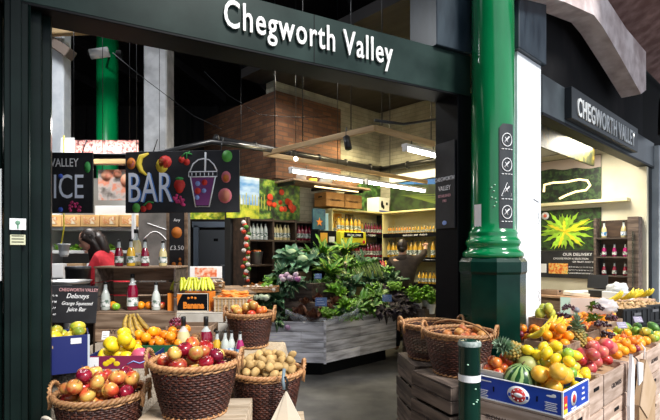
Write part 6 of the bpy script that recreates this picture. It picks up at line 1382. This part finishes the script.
pile([('avocado',2),('mango',3),('lime',2),('orange',1)],32,rect((G(0,0).x,G(0,0).y),vv,(V.x,V.y),2.1,2.66,.03,.38),lambda x,y:.82,LR,GR,seed=21,prev=pr2)
LR2={k:v for k,v in zip(('orange','apricot','plum','yellow','nectarine'),('orange on the raised back tier of right display','orange apricot on the raised back tier','dark plum on the raised back tier','yellow lemon on the raised back tier','red nectarine on the raised back tier'))}
GR2={k:'%ss on the raised back tier'%NAME.get(k,k) for k in LR2}
pile([('orange',5),('apricot',3),('plum',2),('nectarine',2)],120,rect((G(0,0).x,G(0,0).y),vv,(V.x,V.y),1.03,2.65,.44,.77),lambda x,y:.90+.05*(x-1.9),LR2,GR2,seed=22)
gp2=mat('grape_black',(.02,.004,.012),.3,col2=(.09,.012,.03),scale=3,island=.5,coat=.2)
for i,(u,v,z) in enumerate(((1.22,.36,.99),(1.05,.46,1.03),(1.62,.30,.99),(2.02,.34,1.0),(1.48,.55,1.05),(1.80,.62,1.08),(2.20,.5,1.06),(1.35,.18,.95))):
    grapes(('dark grape bunch beside the upright pineapple','dark grape bunch left on back tier','dark grape bunch in middle of front slope','plum red grape bunch at right of front slope','dark grape bunch middle of back tier','dark grape bunch right of middle on back tier','dark grape bunch at right of back tier','dark grape bunch near front edge of oranges')[i],tuple(G(u,v,z)),34,.05,gp2,h=.04)
for i,(u,v,z) in enumerate(((1.30,.38,1.0),(1.75,.40,1.02),(2.25,.55,1.07),(1.12,.30,.96))): veg('greens',tuple(G(u,v,z)),('leafy sprig behind the pomegranates','leafy sprig in middle of right display','leafy sprig near the black crates','leafy sprig beside upright pineapple')[i],1+i%3,.45,.6,i)
# cards, tags, bag
t=thing('picture_card','pale pink and green picture card standing on back tier','card',tuple(G(2.5,.76,.96)),rot=(-.15,0,AU-PI/2+.35)); obj('card',MB().box((0,0,.09),(.36,.006,.17),bev=.001),mat('card_pink',(.62,.48,.42),.5,col2=(.70,.60,.52),scale=3),t); obj('green_part',MB().box((-.13,-.004,.09),(.09,.003,.17)),mat('card_green',(.45,.62,.52),.5),t); obj('dark_print',MB().lathe([(.03,0),(.03,.003)],14,(-.03,-.004,.05),M=Matrix.Rotation(PI/2,3,'X')),mat('card_grey',(.2,.22,.27),.5),t)
for i,(u,v,z) in enumerate(((1.42,.06,.93),(1.86,.06,.93))):
    t=tagcard(('left','right')[i]+' purple price tag on black stick above the oranges',tuple(G(u,v,z)),AU-PI/2+.9,.075,.05,mat('tag_purple',(.16,.13,.24),.4),.13,-.5)
pbm=MB().ell((0,0,0),.13,.10,.075,26,16,fn=lambda d:1+.10*math.sin(9*d.x+4*d.y)+.08*math.sin(13*d.z+7*d.y)+.06*math.sin(21*d.x)); o=obj('plastic_bag',pbm,mat('clear_bag',(.80,.76,.80),.15,alpha=.55,spec=.9,bump=.6,scale=20)); o.location=G(2.45,.52,1.07); o.rotation_euler=(0,0,.4); tag(o,'crumpled clear plastic bag of pink fruit on back tier','plastic bag')
kb=thing('kraft_bag_bundle','bundle of brown paper bags hanging from front of right hand crates','paper bags',tuple(G(1.40,-.055,.82)),AU)
obj('bags',MB().prism([(0,.0),(.30,-.26),(.28,-.80),(-.12,-.80),(-.16,-.30)],.035),kraft,kb); obj('fold',MB().prism([(0,0),(.30,-.26),(.05,-.44),(-.16,-.30)],.005,(0,-.008,0)),mat('kraft_light',(.52,.36,.22),.7,col2=(.58,.42,.28),scale=5),kb); obj('string',MB().tube([(0,.01,.0),(-.01,-.0,.08),(.03,.03,.10)],.005,5),white,kb)
wb=thing('white_bag_bundle','white paper bags hanging beside the brown paper bags','paper bags',tuple(G(1.10,-.05,.86)),AU); obj('bags',MB().prism([(0,.04),(.05,-.05),(.04,-.42),(-.02,-.72),(-.06,-.3)],.02),white,wb); obj('paper_strip',MB().prism([(.08,-.02),(.21,-.05),(.20,-.17),(.10,-.19)],.01,(0,-.015,0)),white,wb); obj('string',MB().tube([(0,.01,.04),(.06,-.01,.0),(.12,-.01,-.04)],.004,5),blackpl,wb)
# --- black crates of nuts and bananas, green plastic crate
def plcrate(label,loc,rz,L,W,H,mt,name='plastic_crate'):
    t=thing(name,label,'crate',loc,rz); 
    for nm,c_,d_ in (('front_side',(0,-W/2,H/2),(L,.012,H)),('back_side',(0,W/2,H/2),(L,.012,H)),('end_side',(-L/2,0,H/2),(.012,W,H)),('end_side',(L/2,0,H/2),(.012,W,H)),('bottom',(0,0,.006),(L,W,.01))): obj(nm,MB().box(c_,d_,bev=.003),mt,t)
    m=MB().box((0,-W/2-.004,H-.015),(L+.02,.018,.02),bev=.003).box((0,-W/2-.004,.02),(L+.01,.014,.02),bev=.003)
    for k in range(5): m.box((-L/2+L*(k+.5)/5,-W/2-.005,H/2),(.012,.014,H-.02))
    obj('ribs',m,mt,t); obj('hand_hole',MB().box((0,-W/2-.012,H*.68),(.12,.004,.028),bev=.002),mat('crate_grey',(.12,.12,.13),.5),t); return t
bx1=P(620,0,5.0); bx2=P(655,0,4.95); grn=mat('crate_mint',(.10,.36,.24),.45)
for i,(x,y) in enumerate(((3.10,5.05),(3.50,5.36))):
    for k in range(5): plcrate('%s black plastic crate of the %s stack'%(('bottom','second','third','fourth','top')[k],('left','right')[i]),(x,y,k*.205),AU*.62,.46,.36,.20,blackpl)
nut=lump_mesh('ginger_root',mat('ginger_skin',(.45,.28,.13),.8,col2=(.58,.40,.22),scale=4,rand=.25),61,.028,.018,.016,.18)
FR['nut']=nut; RAD['nut']=.018; NAME['nut']='ginger_root'
for i,(x,y) in enumerate(((3.10,5.05),(3.50,5.36))):
    cx_=(math.cos(AU*.62),math.sin(AU*.62)); cy_=(-cx_[1],cx_[0])
    pile([('nut',1)],60,rect((x,y),cx_,cy_,-.22,.22,-.17,.17),lambda a,b:5*.205-.03,{'nut':'knobbly brown root in the %s black crate'%('left','right')[i]},'brown roots in the %s black crate'%('left','right')[i],seed=30+i)
    banana_bunch('yellow banana bunch on roots in %s black crate'%('left','right')[i],(x-.05,y+.08,1.06),6,-.5+i*.4,ba_m,.17,1.2); banana_bunch('small rear banana bunch on roots in %s black crate'%('left','right')[i],(x+.10,y+.10,1.07),5,-1.0,ba_m,.16,1.)
for k in range(4): plcrate('%s mint green plastic crate at right picture edge'%('bottom','second','third','top')[k],(3.32,4.82,k*.20),AU*.62,.42,.3,.195,grn)
# green pears on crate left by the pier
lp_=crate('pear_crate','small wooden crate of green pears against white pier','' and '' or tuple(G(1.18,.92,0)),AU-PI/2,.22,.2,1.06,crate_w,8)
lp_.location=(1.80,3.93,0); lp_.rotation_euler=(0,0,AU); 
for i,(a,b,c) in enumerate(((-.05,0,0),(.05,.02,0),(0,-.04,.05),(0,.05,.03))): o=obj('pear',lump_mesh('pear_%d'%i,mat('pear_green',(.38,.45,.04),.4,col2=(.6,.58,.08),scale=3),70+i,.04,.04,.048,.06)); o.location=(1.80+a,3.93+b,1.085+c); tag(o,'yellow green pear in crate against white pier','pear','pears in the crate against the pier')
# --- things on the shop counter
def CT(a,b,z): q=Vector((3.9,6.4,0))-V*a+U*b; return (q.x,q.y,z)     # a: along the counter towards camera
t=crate('shallow_tray','shallow wooden tray at left on the shop counter',CT(-.95,.2,.954),AU-PI/2,.26,.22,.07,crate_w,1,cat='tray')
t=thing('paper_stack','slanting stack of cream paper on the shop counter','paper',CT(-.58,.2,.954),AU-PI/2+.3); obj('sheets',MB().box((0,0,.03),(.34,.26,.05),(.0,.08,0),bev=.003),creamp,t); obj('top_sheet',MB().box((.02,0,.065),(.28,.22,.006),(.05,-.08,.3)),white,t)
t=thing('till_machine','black till with slanted screen on the shop counter','till',CT(-.30,.28,.954),AU-PI/2); obj('base_unit',MB().box((0,0,.05),(.24,.22,.10),bev=.01),blackpl,t); obj('screen',MB().box((-.02,-.02,.22),(.26,.03,.20),(-.35,0,.2),bev=.006),blackpl,t); obj('keys',MB().box((0,-.08,.104),(.18,.05,.008)),steel,t)
t=thing('white_carton_box','white carton at right on shop counter filled with bags','box',CT(-.02,.12,.954),AU-PI/2); obj('box_body',MB().box((0,0,.05),(.34,.22,.10),bev=.004),white,t); obj('crumpled_bags',MB().ell((0,0,.14),.13,.09,.08,22,14,fn=lambda d:1+.14*math.sin(9*d.x+3)+.12*math.sin(11*d.y+7*d.z)),mat('bag_grey',(.6,.62,.66),.3,bump=.5,scale=30,spec=.8),t)
# crate shelf of bottles against the cream wall
cs=thing('bottle_shelf','dark wooden crate shelf of small bottles against cream wall in side shop','shelf'); vput(cs,.0)
for x in(-.62,-.12): obj('upright',MB().box((x,-.12,1.53),(.035 if x<-.5 else .14,.20,1.16),bev=.003),crate_d,cs)
for z in (.97,1.24,1.52,1.80): obj('shelf',MB().box((-.37,-.12,z),(.50,.20,.022),bev=.003),crate_d,cs)
obj('back_boards',MB().box((-.37,-.015,1.53),(.5,.015,1.1)),darkwood,cs); obj('foot',MB().box((-.37,-.12,.48),(.5,.18,.96)),crate_d,cs)
def onside(x,y,z): q=P1-V*x+U*y; return (q.x,q.y,z)
for r_i,(z,jm) in enumerate(((1.813,j_c),(1.533,j_p),(1.253,j_r))):
    for k in range(3 if r_i else 2):
        bottle('small',jm,('pale yellow bottle on top of the crate shelf','pink bottle on middle level of crate shelf','crimson bottle on lower level of crate shelf')[r_i],onside(-.52+k*(.14 if r_i else .26),-.13,z),('bottles on top of the crate shelf','bottles on middle level of the crate shelf','bottles on lower level of the crate shelf')[r_i],1.0 if r_i else 1.25,labb if r_i==0 else labm)
# ================================================================== LIGHT AND CAMERA
w=bpy.data.worlds.new('World'); SC.world=w; w.use_nodes=True; nt=w.node_tree; bg=nt.nodes['Background']
bg.inputs['Color'].default_value=(.80,.88,1,1); bg.inputs['Strength'].default_value=1.0
s=bpy.data.lights.new('sun','SUN'); s.energy=5.2; s.angle=R(14); s.color=(1,.97,.92); so=bpy.data.objects.new('sun',s); COL.objects.link(so)
so.rotation_euler=Vector((-.50,.55,-.75)).to_track_quat('-Z','Y').to_euler()
def lamp(name,loc,e,col,size=.6,rot=None):
    l=bpy.data.lights.new(name,'AREA'); l.energy=e; l.color=col; l.size=size; o=bpy.data.objects.new(name,l); COL.objects.link(o); o.location=loc
    if rot: o.rotation_euler=rot
    return o
lamp('shelf_fill',(.7,7.9,3.6),75,(1,.84,.48),.7); lamp('shop_lamp',(-.5,6.6,4.0),50,(1,.93,.8),.8)  # shelf light is an unseen warm fill added to brighten the rear shelving
lamp('side_shop_lamp',(3.5,6.4,3.1),95,(1,.93,.78),.8); lamp('yard_fill',(-3.3,5.0,5.2),90,(.92,.96,1),.8); lamp('bar_lamp',(-2.8,5.4,3.0),25,(1,.93,.85),.6)  # yard light is an unseen fill added as daylight on the rear-left posts
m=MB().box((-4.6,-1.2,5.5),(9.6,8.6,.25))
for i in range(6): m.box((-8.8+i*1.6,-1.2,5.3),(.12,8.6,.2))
struct('ceiling_skyblock',m,voidm)  # unseen roof added overhead to cut skylight on the left stall
struct('wall_skyblock',MB().box((-5.4,-1.5,2.7),(.2,9,5.4)),voidm)  # unseen wall added with that roof to hold light off the left
c=bpy.data.cameras.new('camera'); co=bpy.data.objects.new('camera',c); COL.objects.link(co)
co.location=(0,0,CH); co.rotation_euler=(PI/2,0,0); c.sensor_width=36; c.lens=F/660*36; c.shift_y=42/660; c.clip_end=100; c.clip_start=.05
SC.camera=co
SC.view_settings.view_transform='Standard'; SC.view_settings.look='None'; SC.view_settings.gamma=1; SC.view_settings.use_curve_mapping=False; SC.view_settings.exposure=0
